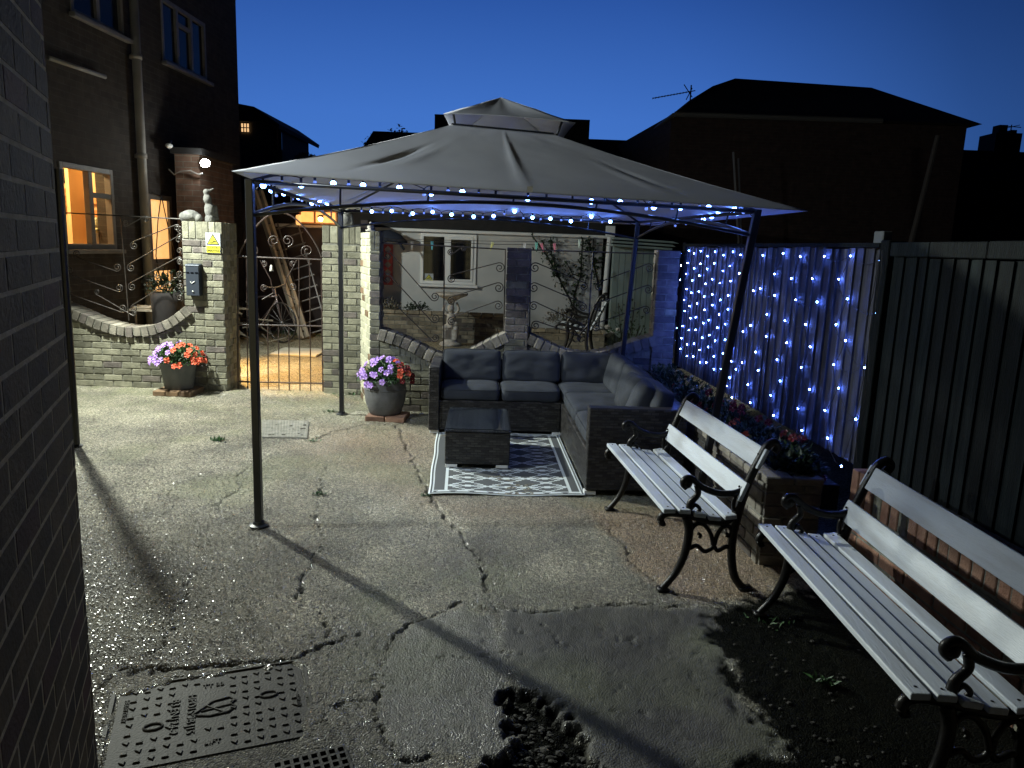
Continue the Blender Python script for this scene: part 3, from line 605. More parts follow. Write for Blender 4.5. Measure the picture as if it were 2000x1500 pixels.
# local x runs away from the camera, ending at the corner; -y faces the yard
Mn = Matrix(((ex.x, ey.x, 0, cw.x-ex.x*3), (ex.y, ey.y, 0, cw.y-ex.y*3), (0, 0, 1, 0), (0, 0, 0, 1)))
M_NB = mat('olive_brown_brick', (.065, .044, .012), (.12, .078, .028), .85, ns=10, bump=.5, bs=80, tint=.4); M_NB2 = mat('red_brown_brick', (.08, .035, .018), (.11, .05, .028), .85, ns=10, bump=.5, bs=80, tint=.3)
r = tag(empty('near_house', tuple(cw)), 'dark brown brick house corner filling the left edge of the picture', 'house')
mb = MB(); bricks(mb, .6, 3.0, 4.6, 4.6, 0, .0952, Mn, pdark=.12, seed=41, bl=.205, bh=.063); o = mb.build('bricks', [M_NB, M_NB2], r, bevel=.0012); o.location = -cw
M_MORTN = mat('pale_mortar', (0.52, 0.42, 0.22), (0.66, 0.55, 0.32), 0.95, ns=30, bump=.5, bs=150)
mb = MB(); mb.cur = 0; mb.span(0.6, 2.998, .0002, 2.5, 0, 4.62, Mn); o = mb.build('wall', M_MORTN, r); o.location = -cw
mb = MB(); mb.span(.5, 3.25, -.25, 2.7, 4.63, 4.75, Mn); o = mb.build('roof', M_ROOF, r); o.location = -cw
# side gate stanchion behind that corner
m = MB(); p = gnd(149, 872); m.tube([p, at(113, 330, p.y)], .028, 10); m.lathe([(.05, 0), (.05, .01), (.03, .02)], p, 12)
o = m.build('iron_post', M_IRON, loc=tuple(p)); tag(o, 'black metal post standing behind the near brick house corner', 'post')

# ------------------------------------------------------------------ fence on the right
F0 = Vector((1.62, 7.22, 0)); F1 = Vector((2.12, 0.6, 0)); fd = (F1-F0).normalized(); fn = Vector((fd.y, -fd.x, 0)).normalized()
if fn.x > 0: fn = -fn      # points into the yard
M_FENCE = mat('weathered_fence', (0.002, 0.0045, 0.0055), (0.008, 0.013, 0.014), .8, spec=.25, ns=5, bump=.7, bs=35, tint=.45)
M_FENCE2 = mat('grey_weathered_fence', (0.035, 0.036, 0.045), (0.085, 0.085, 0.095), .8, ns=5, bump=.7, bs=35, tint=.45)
def stretchmat(mm_=None):
    t = (mm_ or M_FENCE).node_tree; n = [x for x in t.nodes if x.type == 'TEX_NOISE']; mp = t.nodes.new('ShaderNodeMapping'); mp.inputs['Scale'].default_value = (6, 6, .7); tcn = [x for x in t.nodes if x.type == 'TEX_COORD'][0]
    t.links.new(tcn.outputs['Object'], mp.inputs[0])
    for x in n: t.links.new(mp.outputs[0], x.inputs['Vector'])
stretchmat(); stretchmat(M_FENCE2)
Mf = Matrix(((fd.x, fn.x, 0, F0.x), (fd.y, fn.y, 0, F0.y), (0, 0, 1, 0), (0, 0, 0, 1)))   # x along the fence, y into the yard
FL = (F1-F0).length; sP = (3.80-7.22)/fd.y
fb = .56
r = tag(empty('fence', tuple(F0)), 'dark weathered close board fence along the right side, behind the benches and the light net', 'fence')
def fpart(mb, nm, mt, bev=0): o = mb.build(nm, mt, r, bevel=bev); o.location = -F0; return o
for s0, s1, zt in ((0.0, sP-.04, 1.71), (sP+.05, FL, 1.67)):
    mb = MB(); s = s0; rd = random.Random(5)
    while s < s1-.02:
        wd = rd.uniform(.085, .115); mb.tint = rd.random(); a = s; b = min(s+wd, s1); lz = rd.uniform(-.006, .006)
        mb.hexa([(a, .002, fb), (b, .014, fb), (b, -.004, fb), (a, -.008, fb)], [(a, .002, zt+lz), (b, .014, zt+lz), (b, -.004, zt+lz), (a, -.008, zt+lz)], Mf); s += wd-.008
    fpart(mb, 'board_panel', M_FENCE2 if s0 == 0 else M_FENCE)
mb = MB(); mb.tint = .7
s = sP+.06; rd = random.Random(8)
while s < FL:
    e_ = min(s+rd.uniform(.28, .42), FL); mb.tint = rd.random(); mb.span(s, e_-.004, -.03, .035, 1.672, 1.742+rd.uniform(-.003, .003), Mf); s = e_
fpart(mb, 'capping', M_FENCE, .004)
mb = MB(); mb.span(0, sP-.05, -.02, .03, 1.716, 1.738, Mf); fpart(mb, 'top_rail', M_FENCE)
for s in (sP-.0, 0.03):
    mb = MB(); mb.tint = .3; mb.span(s-.04, s+.04, -.06, .03, fb-.02, 1.75, Mf); fpart(mb, 'post', M_FENCE, .004)
M_PCAP = mat('post_cap_paint', (.20, .21, .20), None, .7)
mb = MB(); mb.span(sP-.2, sP-.11, -.07, -.02, 1.60, 1.80, Mf); fpart(mb, 'post_cap', M_PCAP, .004)

# ------------------------------------------------------------------ brick retaining wall under the fence, and the raised flower bed
mb = MB(); cl = 3.4
# wall in front of fence, near part: lower stretcher bricks and a soldier course on top
yo = .13
s0 = (3.66-7.22)/fd.y
Mw = Mf @ Matrix.Translation((0, yo, 0)) @ Matrix.Diagonal((1, -1, 1, 1))    # local -y towards the yard, flips handedness
def wbox(mb, a, b, y0, y1, z0, z1): mb.span(a, b, y0, y1, z0, z1, Mw)
rd = random.Random(77); z = 0; k = 0
while z < .39:
    x = s0-(.1 if k % 2 else 0)
    while x < FL:
        a = max(x, s0); b = min(x+BL, FL)
        if b-a > .02: mb.cur = 1 if rd.random() < .25 else 0; mb.tint = rd.random(); j = rd.uniform(-.003, .003); wbox(mb, a, b, j, .095, z, z+BH)
        x += BL+MJ
    z += BH+MJ; k += 1
x = s0
while x < FL:
    mb.cur = 1 if rd.random() < .2 else 0; mb.tint = rd.random(); j = rd.uniform(-.004, .004); wbox(mb, x, x+.06, j, .095, .424, .600+rd.uniform(-.002, .003)); x += .071
mb.cur = 2; wbox(mb, s0, FL, .006, .125, 0, .596)
tag(mb.build('retaining_wall', [M_ORBRICK, M_BRICK, M_MORTAR], bevel=.004), 'orange brown brick wall with upright top course behind the nearer white bench', 'wall')
# raised bed: left face brickwork, pier at near end
bx = Vector((1.36, 3.78, 0)); bd = Vector((-.075, 1, 0)).normalized(); bn = Vector((-bd.y, bd.x, 0))
Mb = Matrix(((-bd.x, -bn.x, 0, bx.x+bd.x*3.2), (-bd.y, -bn.y, 0, bx.y+bd.y*3.2), (0, 0, 1, 0), (0, 0, 0, 1)))  # x towards camera, y away from the yard
r = tag(empty('raised_bed', tuple(bx)), 'low brick raised flower bed along the foot of the light covered fence', 'planter')
mb = MB(); bricks(mb, 0, 3.19, .46, .46, 0, .095, Mb, pdark=.35, seed=55); backing(mb, 0, 3.19, .455, .008, .12, Mb); o = mb.build('side_wall', [M_COPE, M_BRICKD, M_MORTAR], r, bevel=.004); o.location = -bx
mb = MB(); mb.cur = 0; bricks(mb, 0, .30, .46, .46, 0, .095, Matrix.Translation(bx+Vector((.012, -.005, 0))), pdark=.4, seed=56); backing(mb, 0, .30, .455, .008, .12, Matrix.Translation(bx+Vector((.012, -.005, 0)))); o = mb.build('end_wall', [M_COPE, M_BRICKD, M_MORTAR], r, bevel=.004); o.location = -bx
mb = MB(); rd = random.Random(3); x = 0
while x < 3.1: mb.tint = rd.random(); mb.span(x, x+.20, -.015, .11, .462, .50, Mb); x += .21
for k in range(2): mb.tint = rd.random(); mb.span(.0+k*.16, .15+k*.16, -.02, .12, .462, .502, Matrix.Translation(bx+Vector((.002, 0, 0))))
o = mb.build('coping', [M_COPE], r, bevel=.006); o.location = -bx
mb = MB(); mb.hexa([(1.45, 3.86, .3), (1.80, 3.86, .3), (1.60, 6.98, .3), (1.22, 6.98, .3)], [(1.45, 3.86, .44), (1.80, 3.86, .44), (1.60, 6.98, .44), (1.22, 6.98, .44)]); o = mb.build('soil', M_SOIL, r); o.location = -bx
# ------------------------------------------------------------------ gazebo
P1 = Vector((-1.44, 4.07, 0)); P2 = Vector((-1.63, 6.95, 0)); P3 = Vector((1.02, 7.06, 0)); P4 = Vector((1.20, 4.50, 0))
T1 = Vector((-1.44, 4.07, 1.955)); T2 = Vector((-1.63, 6.95, 1.93)); T3 = Vector((1.12, 7.06, 1.93)); T4 = Vector((1.39, 4.42, 1.915))
gz = tag(empty('gazebo', (0, 5.6, 0)), 'grey canvas gazebo with tiered roof on four thin dark posts over the sofa', 'gazebo'); GZ = Vector(gz.location)
def gp(mb, nm, mt, **k): o = mb.build(nm, mt, gz, **k); o.location = -GZ; return o
def onpost(b, t, z): return b+(t-b)*(z/t.z)
posts = [(P1, T1), (P2, T2), (P3, T3), (P4, T4)]
for b_, t_ in posts:
    m = MB(); ax = (t_-b_).normalized(); m.hexa([b_+Vector((x, y, .01)) for x, y in ((-.021, -.021), (.021, -.021), (.021, .021), (-.021, .021))], [t_+Vector((x, y, 0)) for x, y in ((-.021, -.021), (.021, -.021), (.021, .021), (-.021, .021))])
    o = gp(m, 'post', M_POST, bevel=.004)
    m = MB(); m.lathe([(.055, .0), (.055, .008), (.036, .014), (.032, .03), (.0, .03)], b_+Vector((0, 0, .003)), 18); f = m.build('foot_plate', M_POST, o, smooth=False)
def arch_side(a, b):
    (ab, at_), (bb, bt) = a, b
    z0 = 1.765; zr = 1.90; n = 24
    A = onpost(ab, at_, z0); B = onpost(bb, bt, z0)
    lo = [A.lerp(B, i/n)+Vector((0, 0, .125*math.sin(math.pi*i/n)**.9)) for i in range(n+1)]
    m = MB(); m.tube(lo, .011, 8)
    A2 = onpost(ab, at_, z0+.03); B2 = onpost(bb, bt, z0+.03)
    hi = [A2.lerp(B2, i/n)+Vector((0, 0, .155*math.sin(math.pi*i/n)**.9)) for i in range(n+1)]
    gp(m, 'arched_rail', M_POST, smooth=True)
    m = MB(); A3 = onpost(ab, at_, at_.z-.012); B3 = onpost(bb, bt, bt.z-.012); m.tube([A3, B3], .012, 8); gp(m, 'top_rail', M_POST, smooth=True)
    for i in (4, 8, 12, 16, 20):
        m = MB(); t = lo[i]; m.tube([t, A3.lerp(B3, i/n)], .006, 6); gp(m, 'strut', M_POST)
for i in range(4): arch_side(posts[i], posts[(i+1) % 4])
# canopy: lower roof between the eaves and the vent ring
E1 = at(452, 334, 3.95); E4 = at(1578, 412, 4.22); E2 = Vector((-1.78, 7.12, 1.95)); E3 = Vector((1.30, 7.22, 1.90))
V1 = at(884, 243, 5.12); V4 = at(1080, 262, 5.16); V2 = Vector((V1.x-.03, 6.1, V1.z)); V3 = Vector((V4.x-.02, 6.1, V4.z))
def canopy_face(m, ea, eb, va, vb, n=40, k=22, sag=.03, seed=0, wr=.004):
    vs = []; nrm = (eb-ea).cross(va-ea).normalized()
    if nrm.z < 0: nrm = -nrm
    for j in range(k+1):
        t = j/k
        for i in range(n+1):
            s = i/n; p = ea.lerp(eb, s).lerp(va.lerp(vb, s), t)
            env = math.sin(math.pi*t)
            d = -sag*env*(0.6+.4*math.sin(math.pi*s))
            x, y = s*5+seed*9, t*3
            f = float(fbm(np.array([x*1.3+y*1.2]), np.array([y*1.5-x*.4]), 3, seed)[0])-.5
            f2 = float(fbm(np.array([x*5+y*7.0]), np.array([y*1.2]), 2, seed+7)[0])-.5
            d += wr*(2.0*f+.8*f2)*min(1, 4*env)
            # seam tuck down the middle and pleats where the cloth is gathered
            d += .010*math.exp(-((s-.5)/.012)**2)*env
            for (sc_, tc_, w1, a1) in ((.16, .42, .010, -.022), (.22, .45, .02, .006), (.80, .35, .016, .006), (.84, .40, .010, -.008)):
                d += a1*math.exp(-((s-sc_-(t-.5)*.03)/w1)**2-((t-tc_)/.16)**2)
            d2 = Vector((0, 0, -.004*math.sin(math.pi*s)*(1-t)**6))
            vs.append(p+nrm*d+d2)
    fs = [(j*(n+1)+i, j*(n+1)+i+1, (j+1)*(n+1)+i+1, (j+1)*(n+1)+i) for j in range(k) for i in range(n)]
    m.add(vs, fs)
m = MB()
for q, (a, b, c, d) in enumerate(((E1, E4, V1, V4), (E4, E3, V4, V3), (E3, E2, V3, V2), (E2, E1, V2, V1))): canopy_face(m, a, b, c, d, n=90 if q == 0 else 40, k=34 if q == 0 else 20, seed=q+1, wr=.0025)
cn = gp(m, 'canopy', M_FABRIC, smooth=True); s_ = cn.modifiers.new('thick', 'SOLIDIFY'); s_.thickness = .002
for e_a, e_b, va, vb in ((E1, E4, V1, V4),):
    mm = MB(); sm = e_a.lerp(e_b, .5); vm = va.lerp(vb, .5); 
    mm.box(sm+Vector((0, -.012, .012)), (.03, .006, .03)); gp(mm, 'label_tab', M_WHITE)
K = [at(866, 222, 4.98), at(1124, 240, 5.05)]; KB = [Vector((K[0].x-.03, 6.25, K[0].z)), Vector((K[1].x-.05, 6.25, K[1].z))]; pk = at(978, 190, 5.62)
m = MB()
def tri_face(a, b, p, seed):
    n = 20; k = 10; vs = []
    nr = (b-a).cross(p-a).normalized(); nr = nr if nr.z > 0 else -nr
    for j in range(k+1):
        t = j/k
        for i in range(n+1):
            s = i/n; q = a.lerp(b, s).lerp(p, t); f = float(fbm(np.array([s*5.+seed]), np.array([t*4.]), 2, seed)[0])-.5
            vs.append(q+nr*(-.025*math.sin(math.pi*t)*math.sin(math.pi*s)+.012*f*math.sin(math.pi*t))+Vector((0, 0, .014*math.sin(math.pi*s)*(1-t)**4)))
    m.add(vs, [(j*(n+1)+i, j*(n+1)+i+1, (j+1)*(n+1)+i+1, (j+1)*(n+1)+i) for j in range(k) for i in range(n)])
for q, (a, b) in enumerate(((K[0], K[1]), (K[1], KB[1]), (KB[1], KB[0]), (KB[0], K[0]))): tri_face(a, b, pk, q+3)
o = gp(m, 'top_canopy', M_FABRIC, smooth=True); s_ = o.modifiers.new('thick', 'SOLIDIFY'); s_.thickness = .002
for a, b in ((V1, K[0]), (V4, K[1]), (V2, KB[0]), (V3, KB[1])):
    m = MB(); m.tube([a+Vector((.02, .02, -.02)), b.lerp(pk, .15)], .008, 6); gp(m, 'vent_strut', M_POST)
m = MB(); m.tube([V1, V4, V3, V2, V1], .010, 6); gp(m, 'vent_ring', M_POST)
for (b_, t_), v in zip(posts, (V1, V2, V3, V4)):
    m = MB(); m.tube([t_+Vector((0, 0, -.01)), v+Vector((0, 0, -.03))], .010, 6); gp(m, 'rafter', M_POST)
M_NET = mat('dark_netting', (.012, .013, .018), None, .9)
m = MB()
for a, b, c, d in ((V2, V3, KB[1], KB[0]),): m.add([a, b, c.lerp(pk, .08), d.lerp(pk, .08)], [(0, 1, 2, 3)])
gp(m, 'vent_net', M_NET)

# ------------------------------------------------------------------ bulb strings round the gazebo
M_BULB = mat('lit_bulb', (.5, .6, 1), None, .4, emit=(.12, .27, 1.0), es=48)
M_BULB2 = mat('unlit_bulb_glow', (.25, .33, .6), None, .15, emit=(.15, .25, .8), es=1.2)  # unlit bulbs given a faint glow in place of reflected light
M_WIRE = mat('black_wire', (.008, .008, .01), None, .5)
def bulbs(label, lit, unlit, yf, ends, r=.0155):
    if 'front' in label: lit, unlit = [(a_, b_+4.5) for a_, b_ in lit], [(a_, b_+4) for a_, b_ in unlit]
    rt = tag(empty('light_string', tuple(ends[0])), label, 'string lights', 'bulb strings hung under the gazebo eaves'); L0 = Vector(rt.location)
    P = [(p, r, M_BULB, 'bulb') for p in lit]+[(p, r*.62, M_BULB2, 'unlit_bulb_glow') for p in unlit]
    pos = sorted([(at(p[0], p[1], yf(p[0])), rr, mt, nm) for p, rr, mt, nm in P], key=lambda q: q[0].x if abs(ends[0].x-ends[1].x) > 1 else q[0].y)
    pr = MB(); pr.lathe([(.009, .034), (.010, .012), (.012, .010)], (0, 0, 0), 8); pr.ball((0, 0, 0), 1, 10)
    cur = [ends[0]]
    base = {}
    for c, rr, mt, nm in pos:
        if nm not in base:
            mm = MB(); mm.ball((0, 0, 0), rr, 12); base[nm] = mm.build(nm, mt, rt, smooth=True); o = base[nm]
            ms = MB(); ms.tube([(0, 0, rr*.85), (0, 0, rr+.022)], .0075, 8); so = ms.build('socket', M_WIRE, o)
        else:
            o = base[nm].copy(); sc.collection.objects.link(o); o.parent = rt
            so = base[nm].children[0].copy(); sc.collection.objects.link(so); so.parent = o
        o.location = c-L0; cur.append(c+Vector((0, 0, rr+.022)))
    cur.append(ends[1]); 
    if (cur[0]-cur[1]).length > (cur[0]-cur[-2]).length: cur = [cur[0]]+cur[1:-1][::-1]+[cur[-1]]
    m = MB(); pts = []
    for a, b in zip(cur[:-1], cur[1:]):
        for i in range(4): pts.append(a.lerp(b, i/4)+Vector((0, 0, .006*math.sin(math.pi*i/4))))
    pts.append(cur[-1]); m.tube(pts, .003, 5); o = m.build('cable', M_WIRE, rt); o.location = -L0
yfr = lambda px: 4.10+.36*(px-507)/970
bulbs('front string of round blue white bulbs hung along the near edge of the gazebo', [(514, 358), (588, 357), (651, 354), (709, 358), (780, 363), (842, 373), (903, 371), (1031, 383), (1155, 389), (1211, 391), (1277, 400), (1329, 401), (1384, 401), (1434, 405), (952, 377), (1092, 387)][:14],
      [(551, 352), (615, 352), (681, 357), (742, 364), (828, 376), (875, 369), (935, 375), (968, 380), (1067, 385), (1118, 388), (1180, 391), (1245, 394), (1262, 404), (1312, 402), (1366, 400), (1452, 411)], yfr, (T1+Vector((0, 0, -.03)), T4+Vector((0, 0, -.03))))
ylf = lambda px: float(np.interp(px, [495, 660], [4.12, 6.95]))
bulbs('left string of blue white bulbs hung from the near post to the gate side post', [(549, 364), (554, 378), (578, 377), (583, 386), (597, 377), (609, 397), (624, 393), (627, 403), (638, 400), (530, 372)], [(520, 362), (536, 370), (540, 382), (567, 372), (571, 389), (590, 392), (604, 385), (618, 400), (646, 405)], ylf, (T1+Vector((.02, .04, -.05)), T2+Vector((.02, -.03, -.05))))
ybk = lambda px: float(np.interp(px, [660, 1245], [6.93, 7.02]))
bulbs('back string of blue white bulbs along the far gazebo edge above the railings', [(726, 413), (765, 412), (806, 417), (845, 414), (882, 419), (925, 423), (964, 422), (1005, 413), (1040, 425), (1075, 427), (1115, 432), (1155, 423), (1192, 433)],
      [(706, 412), (748, 415), (787, 416), (800, 421), (828, 416), (862, 421), (904, 421), (943, 424), (985, 418), (1022, 426), (1056, 428), (1096, 430), (1135, 430), (1176, 434)], ybk, (T2+Vector((.03, 0, -.04)), T3+Vector((-.03, 0, -.04))), .0155)
yrt = lambda px: float(np.interp(px, [1290, 1460], [6.6, 4.6]))
bulbs('right string of blue white bulbs clustered near the fence side post', [(1437, 404), (1431, 412), (1440, 416), (1403, 417), (1390, 423), (1374, 429)], [(1418, 408), (1356, 432), (1425, 420), (1340, 437), (1319, 441)], yrt, (T4+Vector((-.01, .04, -.04)), T3+Vector((0, -.04, -.05))))

# ------------------------------------------------------------------ net of lights pinned over the fence
M_LED = mat('blue_led', (.4, .5, 1), None, .4, emit=(.09, .19, 1.0), es=360)
def fpt(s, z, off): p = F0+fd*s+fn*off; return Vector((p.x, p.y, z))
leds = []; rd = random.Random(12)
def ssp(px): # distance along the fence for a photo column
    k = (px-1000)/FPX*1.0
    d = Vector(ray(px, 600)); d.z = 0; # intersect 2D with fence line
    den = d.x*fd.y-d.y*fd.x; t = (F0.x*fd.y-F0.y*fd.x)/den; q = d*t; return (Vector((q.x, q.y, 0))-F0).dot(fd)
near = [[(1658, 500), (1640, 545), (1662, 584), (1645, 634), (1668, 666), (1650, 713), (1665, 759), (1643, 803), (1655, 857)],
        [(1607, 501), (1588, 544), (1603, 590), (1585, 634), (1599, 678), (1585, 718), (1607, 761), (1588, 799), (1601, 842)],
        [(1560, 501), (1547, 544), (1560, 586), (1543, 627), (1551, 670), (1535, 703), (1546, 745), (1530, 773), (1540, 812)],
        [(1526, 495), (1513, 535), (1518, 577), (1506, 614), (1509, 657), (1491, 688), (1500, 724), (1482, 752), (1490, 787)],
        [(1487, 499), (1488, 564), (1475, 568), (1476, 636), (1462, 648), (1466, 709), (1455, 722), (1440, 755), (1452, 777)],
        [(1717, 509), (1722, 612), (1712, 719), (1708, 820), (1690, 912)]]
for col in near:
    for (a, b) in col:
        s = ssp(a); q = F0+fd*s; v = at(a, b, q.y); leds.append((s, v.z))
for c in range(9):
    s_c = ssp(1330)+c*(ssp(1452)-ssp(1330))/8.5
    for rr_ in range(9):
        z = 1.665-.118*rr_+(.02 if c % 2 else -.02)+rd.uniform(-.015, .015); leds.append((s_c+rd.uniform(-.03, .03), z))
leds.sort(key=lambda q: -q[0])
nl = tag(empty('light_net', tuple(F0)), 'net of small blue white fairy lights pinned over the left part of the fence', 'net lights')
proto = None; F0v = Vector(F0)
for k, (s, z) in enumerate(leds[:100]):
    if proto is None: mm = MB(); mm.ball((0, 0, 0), .0046, 8); proto = mm.build('led', M_LED, nl, smooth=True); o = proto
    else: o = proto.copy(); sc.collection.objects.link(o); o.parent = nl
    o.location = fpt(s, z, .026)-F0v
mm = MB()
for s, z in leds[100:]: mm.ball(fpt(s, z, .026), .0046, 8)
o = mm.build('far_leds', M_LED, nl, smooth=True); o.location = -F0v; o['kind'] = 'stuff'
mm = MB(); cols = {}
L_ = sorted(leds, key=lambda q: -q[0])
for s, z in L_:
    near_ = sorted([(abs(s-a)+abs(z-b)*1.3, a, b) for a, b in L_ if (a, b) != (s, z)])[:2]
    for _, a, b in near_:
        p = fpt(s, z, .030); q = fpt(a, b, .030); mm.tube([p, p.lerp(q, .33)+Vector((0, 0, -.03)), p.lerp(q, .7)+Vector((0, 0, -.025)), q], .0017, 4)
for s_ in (ssp(1725), ssp(1716)):
    mm.tube([fpt(s_+.02*math.sin(i*1.3), 1.70-i*.11, .045) for i in range(11)], .0022, 4)
o = mm.build('net_wire', M_WIRE, nl); o.location = -F0v

# ------------------------------------------------------------------ soft cushions
def cushion(name, size, M, parent, seed=0, puff=.03, material=None, wr=.011):
    n = 14; sx, sy, sz = size; vs = []; idx = {}; fs = []
    def vid(i, j, k):
        if (i, j, k) not in idx:
            x, y, z = i/n*2-1, j/n*2-1, k/4*2-1
            # rounded box with pillow crown
            rr = 1-.05*((abs(x)**8)*(abs(y)**8))
            e1 = (1-x**6)*(1-y**6)
            zz = z*(sz/2*(.86+.14*(1-max(abs(x), abs(y))**8)))+math.copysign(puff*e1, z)*(abs(z))
            X = x*sx/2*rr*(1-.0*abs(z)); Y = y*sy/2*rr
            ed = 1-.035*abs(z)**3; X *= ed; Y *= ed
            if abs(z) > .5: zz += wr*2*(float(fbm(np.array([x*3+seed*5.0]), np.array([y*3+seed*3.0+z]), 3, seed+3)[0])-.5)*math.copysign(1, z)
            idx[(i, j, k)] = len(vs); vs.append((X, Y, zz))
        return idx[(i, j, k)]
    for i in range(n):
        for j in range(n):
            fs.append((vid(i, j, 4), vid(i+1, j, 4), vid(i+1, j+1, 4), vid(i, j+1, 4))); fs.append((vid(i, j, 0), vid(i, j+1, 0), vid(i+1, j+1, 0), vid(i+1, j, 0)))
    for k in range(4):
        for i in range(n):
            fs.append((vid(i, 0, k), vid(i+1, 0, k), vid(i+1, 0, k+1), vid(i, 0, k+1))); fs.append((vid(i, n, k), vid(i, n, k+1), vid(i+1, n, k+1), vid(i+1, n, k)))
            fs.append((vid(0, i, k), vid(0, i, k+1), vid(0, i+1, k+1), vid(0, i+1, k))); fs.append((vid(n, i, k), vid(n, i+1, k), vid(n, i+1, k+1), vid(n, i, k+1)))
    m = MB(); m.add(vs, fs, M); o = m.build(name, material or M_CUSH, parent, smooth=True); o.modifiers.new('sub', 'SUBSURF').render_levels = 1
    pm = MB(); rim = [Vector((math.copysign(abs(math.cos(t))**.25, math.cos(t))*sx/2*.985, math.copysign(abs(math.sin(t))**.25, math.sin(t))*sy/2*.985, sz*.36)) for t in [2*math.pi*i/48 for i in range(49)]]
    pm.tube([M @ p for p in rim], .0035, 5, cap=False); pm.build('piping', material or M_CUSH, o, smooth=True)
    return o
def wickermat():
    m = bpy.data.materials.new('dark_wicker'); m.use_nodes = True; t = m.node_tree; N = t.nodes; L = t.links; b = N['Principled BSDF']
    tcn = N.new('ShaderNodeTexCoord'); sp = N.new('ShaderNodeSeparateXYZ'); L.new(tcn.outputs['Object'], sp.inputs[0])
    ad = N.new('ShaderNodeMath'); ad.operation = 'ADD'; L.new(sp.outputs['X'], ad.inputs[0]); L.new(sp.outputs['Y'], ad.inputs[1])
    cb = N.new('ShaderNodeCombineXYZ'); L.new(ad.outputs[0], cb.inputs[0]); L.new(sp.outputs['Z'], cb.inputs[1])
    br = N.new('ShaderNodeTexBrick'); L.new(cb.outputs[0], br.inputs['Vector']); br.inputs['Scale'].default_value = 1; br.inputs['Brick Width'].default_value = .055; br.inputs['Row Height'].default_value = .019
    br.inputs['Mortar Size'].default_value = .0035; br.inputs['Mortar Smooth'].default_value = .8; br.inputs['Color1'].default_value = (.014, .013, .013, 1); br.inputs['Color2'].default_value = (.070, .066, .062, 1); br.inputs['Mortar'].default_value = (.006, .005, .005, 1); br.inputs['Bias'].default_value = -.2
    L.new(br.outputs['Color'], b.inputs['Base Color']); b.inputs['Roughness'].default_value = .42
    bp = N.new('ShaderNodeBump'); bp.inputs['Strength'].default_value = 1; bp.inputs['Distance'].default_value = .006; bp.invert = True; L.new(br.outputs['Fac'], bp.inputs['Height']); L.new(bp.outputs[0], b.inputs['Normal'])
    return m
M_WICK = wickermat()
M_GLASST = mat('table_glass', (.02, .024, .03), None, .08, spec=.8)
# ------------------------------------------------------------------ corner sofa
SO = Vector((.53, 4.83, 0)); ad = R_(-3.1); Ms = frame(SO, ad)     # local y away from camera, x right
sf = tag(empty('corner_sofa', tuple(SO), -ad), 'L shaped dark rattan corner sofa with grey cushions under the gazebo', 'sofa')
D1, D2 = 1.60, 2.21; XL, XR = -1.17, .66
def sp_(nm, boxes, mt, bev=.006):
    m = MB()
    for q in boxes: m.span(*q)
    return m.build(nm, mt, sf, bevel=bev)
sp_('back_section', [(XL+.002, -.002, D1, D2-.07, .035, .30)], M_WICK); sp_('side_section', [(0, XR-.07, .10, D2-.07, .033, .298)], M_WICK)
sp_('backrest_frame', [(XL, XR, D2-.068, D2, .03, .60), (XR-.068, XR, .10, D2-.07, .03, .60)], M_WICK)
sp_('armrest', [(XL-.002, XL+.09, D1-.03, D2-.071, .035, .60)], M_WICK); sp_('armrest', [(-.004, XR+.004, 0, .098, .035, .61)], M_WICK)
for q in ((.03, .03), (XR-.05, .03), (XL+.05, D1+.02), (XL+.05, D2-.06), (XR-.05, D2-.06), (-.03, D1+.03)): sp_('foot', [(q[0]-.04, q[0]+.04, q[1]-.025, q[1]+.03, .003, .032)], M_UPVC, .002)
T = Matrix.Translation; RX = lambda a: Matrix.Rotation(a, 4, 'X'); RY = lambda a: Matrix.Rotation(a, 4, 'Y'); RZ = rotz
sw = (-.0-XL-.09)/2
for k in range(2): cushion('seat_cushion', (sw-.01, D2-D1-.10, .12), T((XL+.09+sw*(k+.5), (D1+D2)/2-.05, .355)), sf, seed=k, puff=.010)
cushion('seat_cushion', (XR-.09, D2-D1-.10, .12), T(((XR-.07)/2, (D1+D2)/2-.05, .355)), sf, seed=4, puff=.010)
hl = (D1-.10)/2
for k in range(2): cushion('seat_cushion', (XR-.08, hl-.01, .12), T(((XR-.07)/2+.003, .105+hl*(k+.5), .355)), sf, seed=6+k, puff=.010)
bw = (XR-.07-XL-.09)/3
for k in range(3): cushion('back_cushion', (bw-.01, .30, .13), T((XL+.09+bw*(k+.5), D2-.135, .545)) @ RX(R_(76)), sf, seed=10+k, puff=.008)
bl_ = (D1+.35)/3
for k in range(3): cushion('back_cushion', (bl_-.012, .32, .13), T((XR-.135, .13+bl_*(k+.5), .55)) @ RZ(R_(90)) @ RX(R_(104)), sf, seed=20+k, puff=.008)
for k, (y_, t_) in enumerate(((.32, -8), (.62, 5))): cushion('scatter_cushion', (.34, .30, .11), T((XR-.22, y_+.1, .575)) @ RZ(R_(90+t_)) @ RX(R_(112)), sf, seed=30+k, puff=.03)
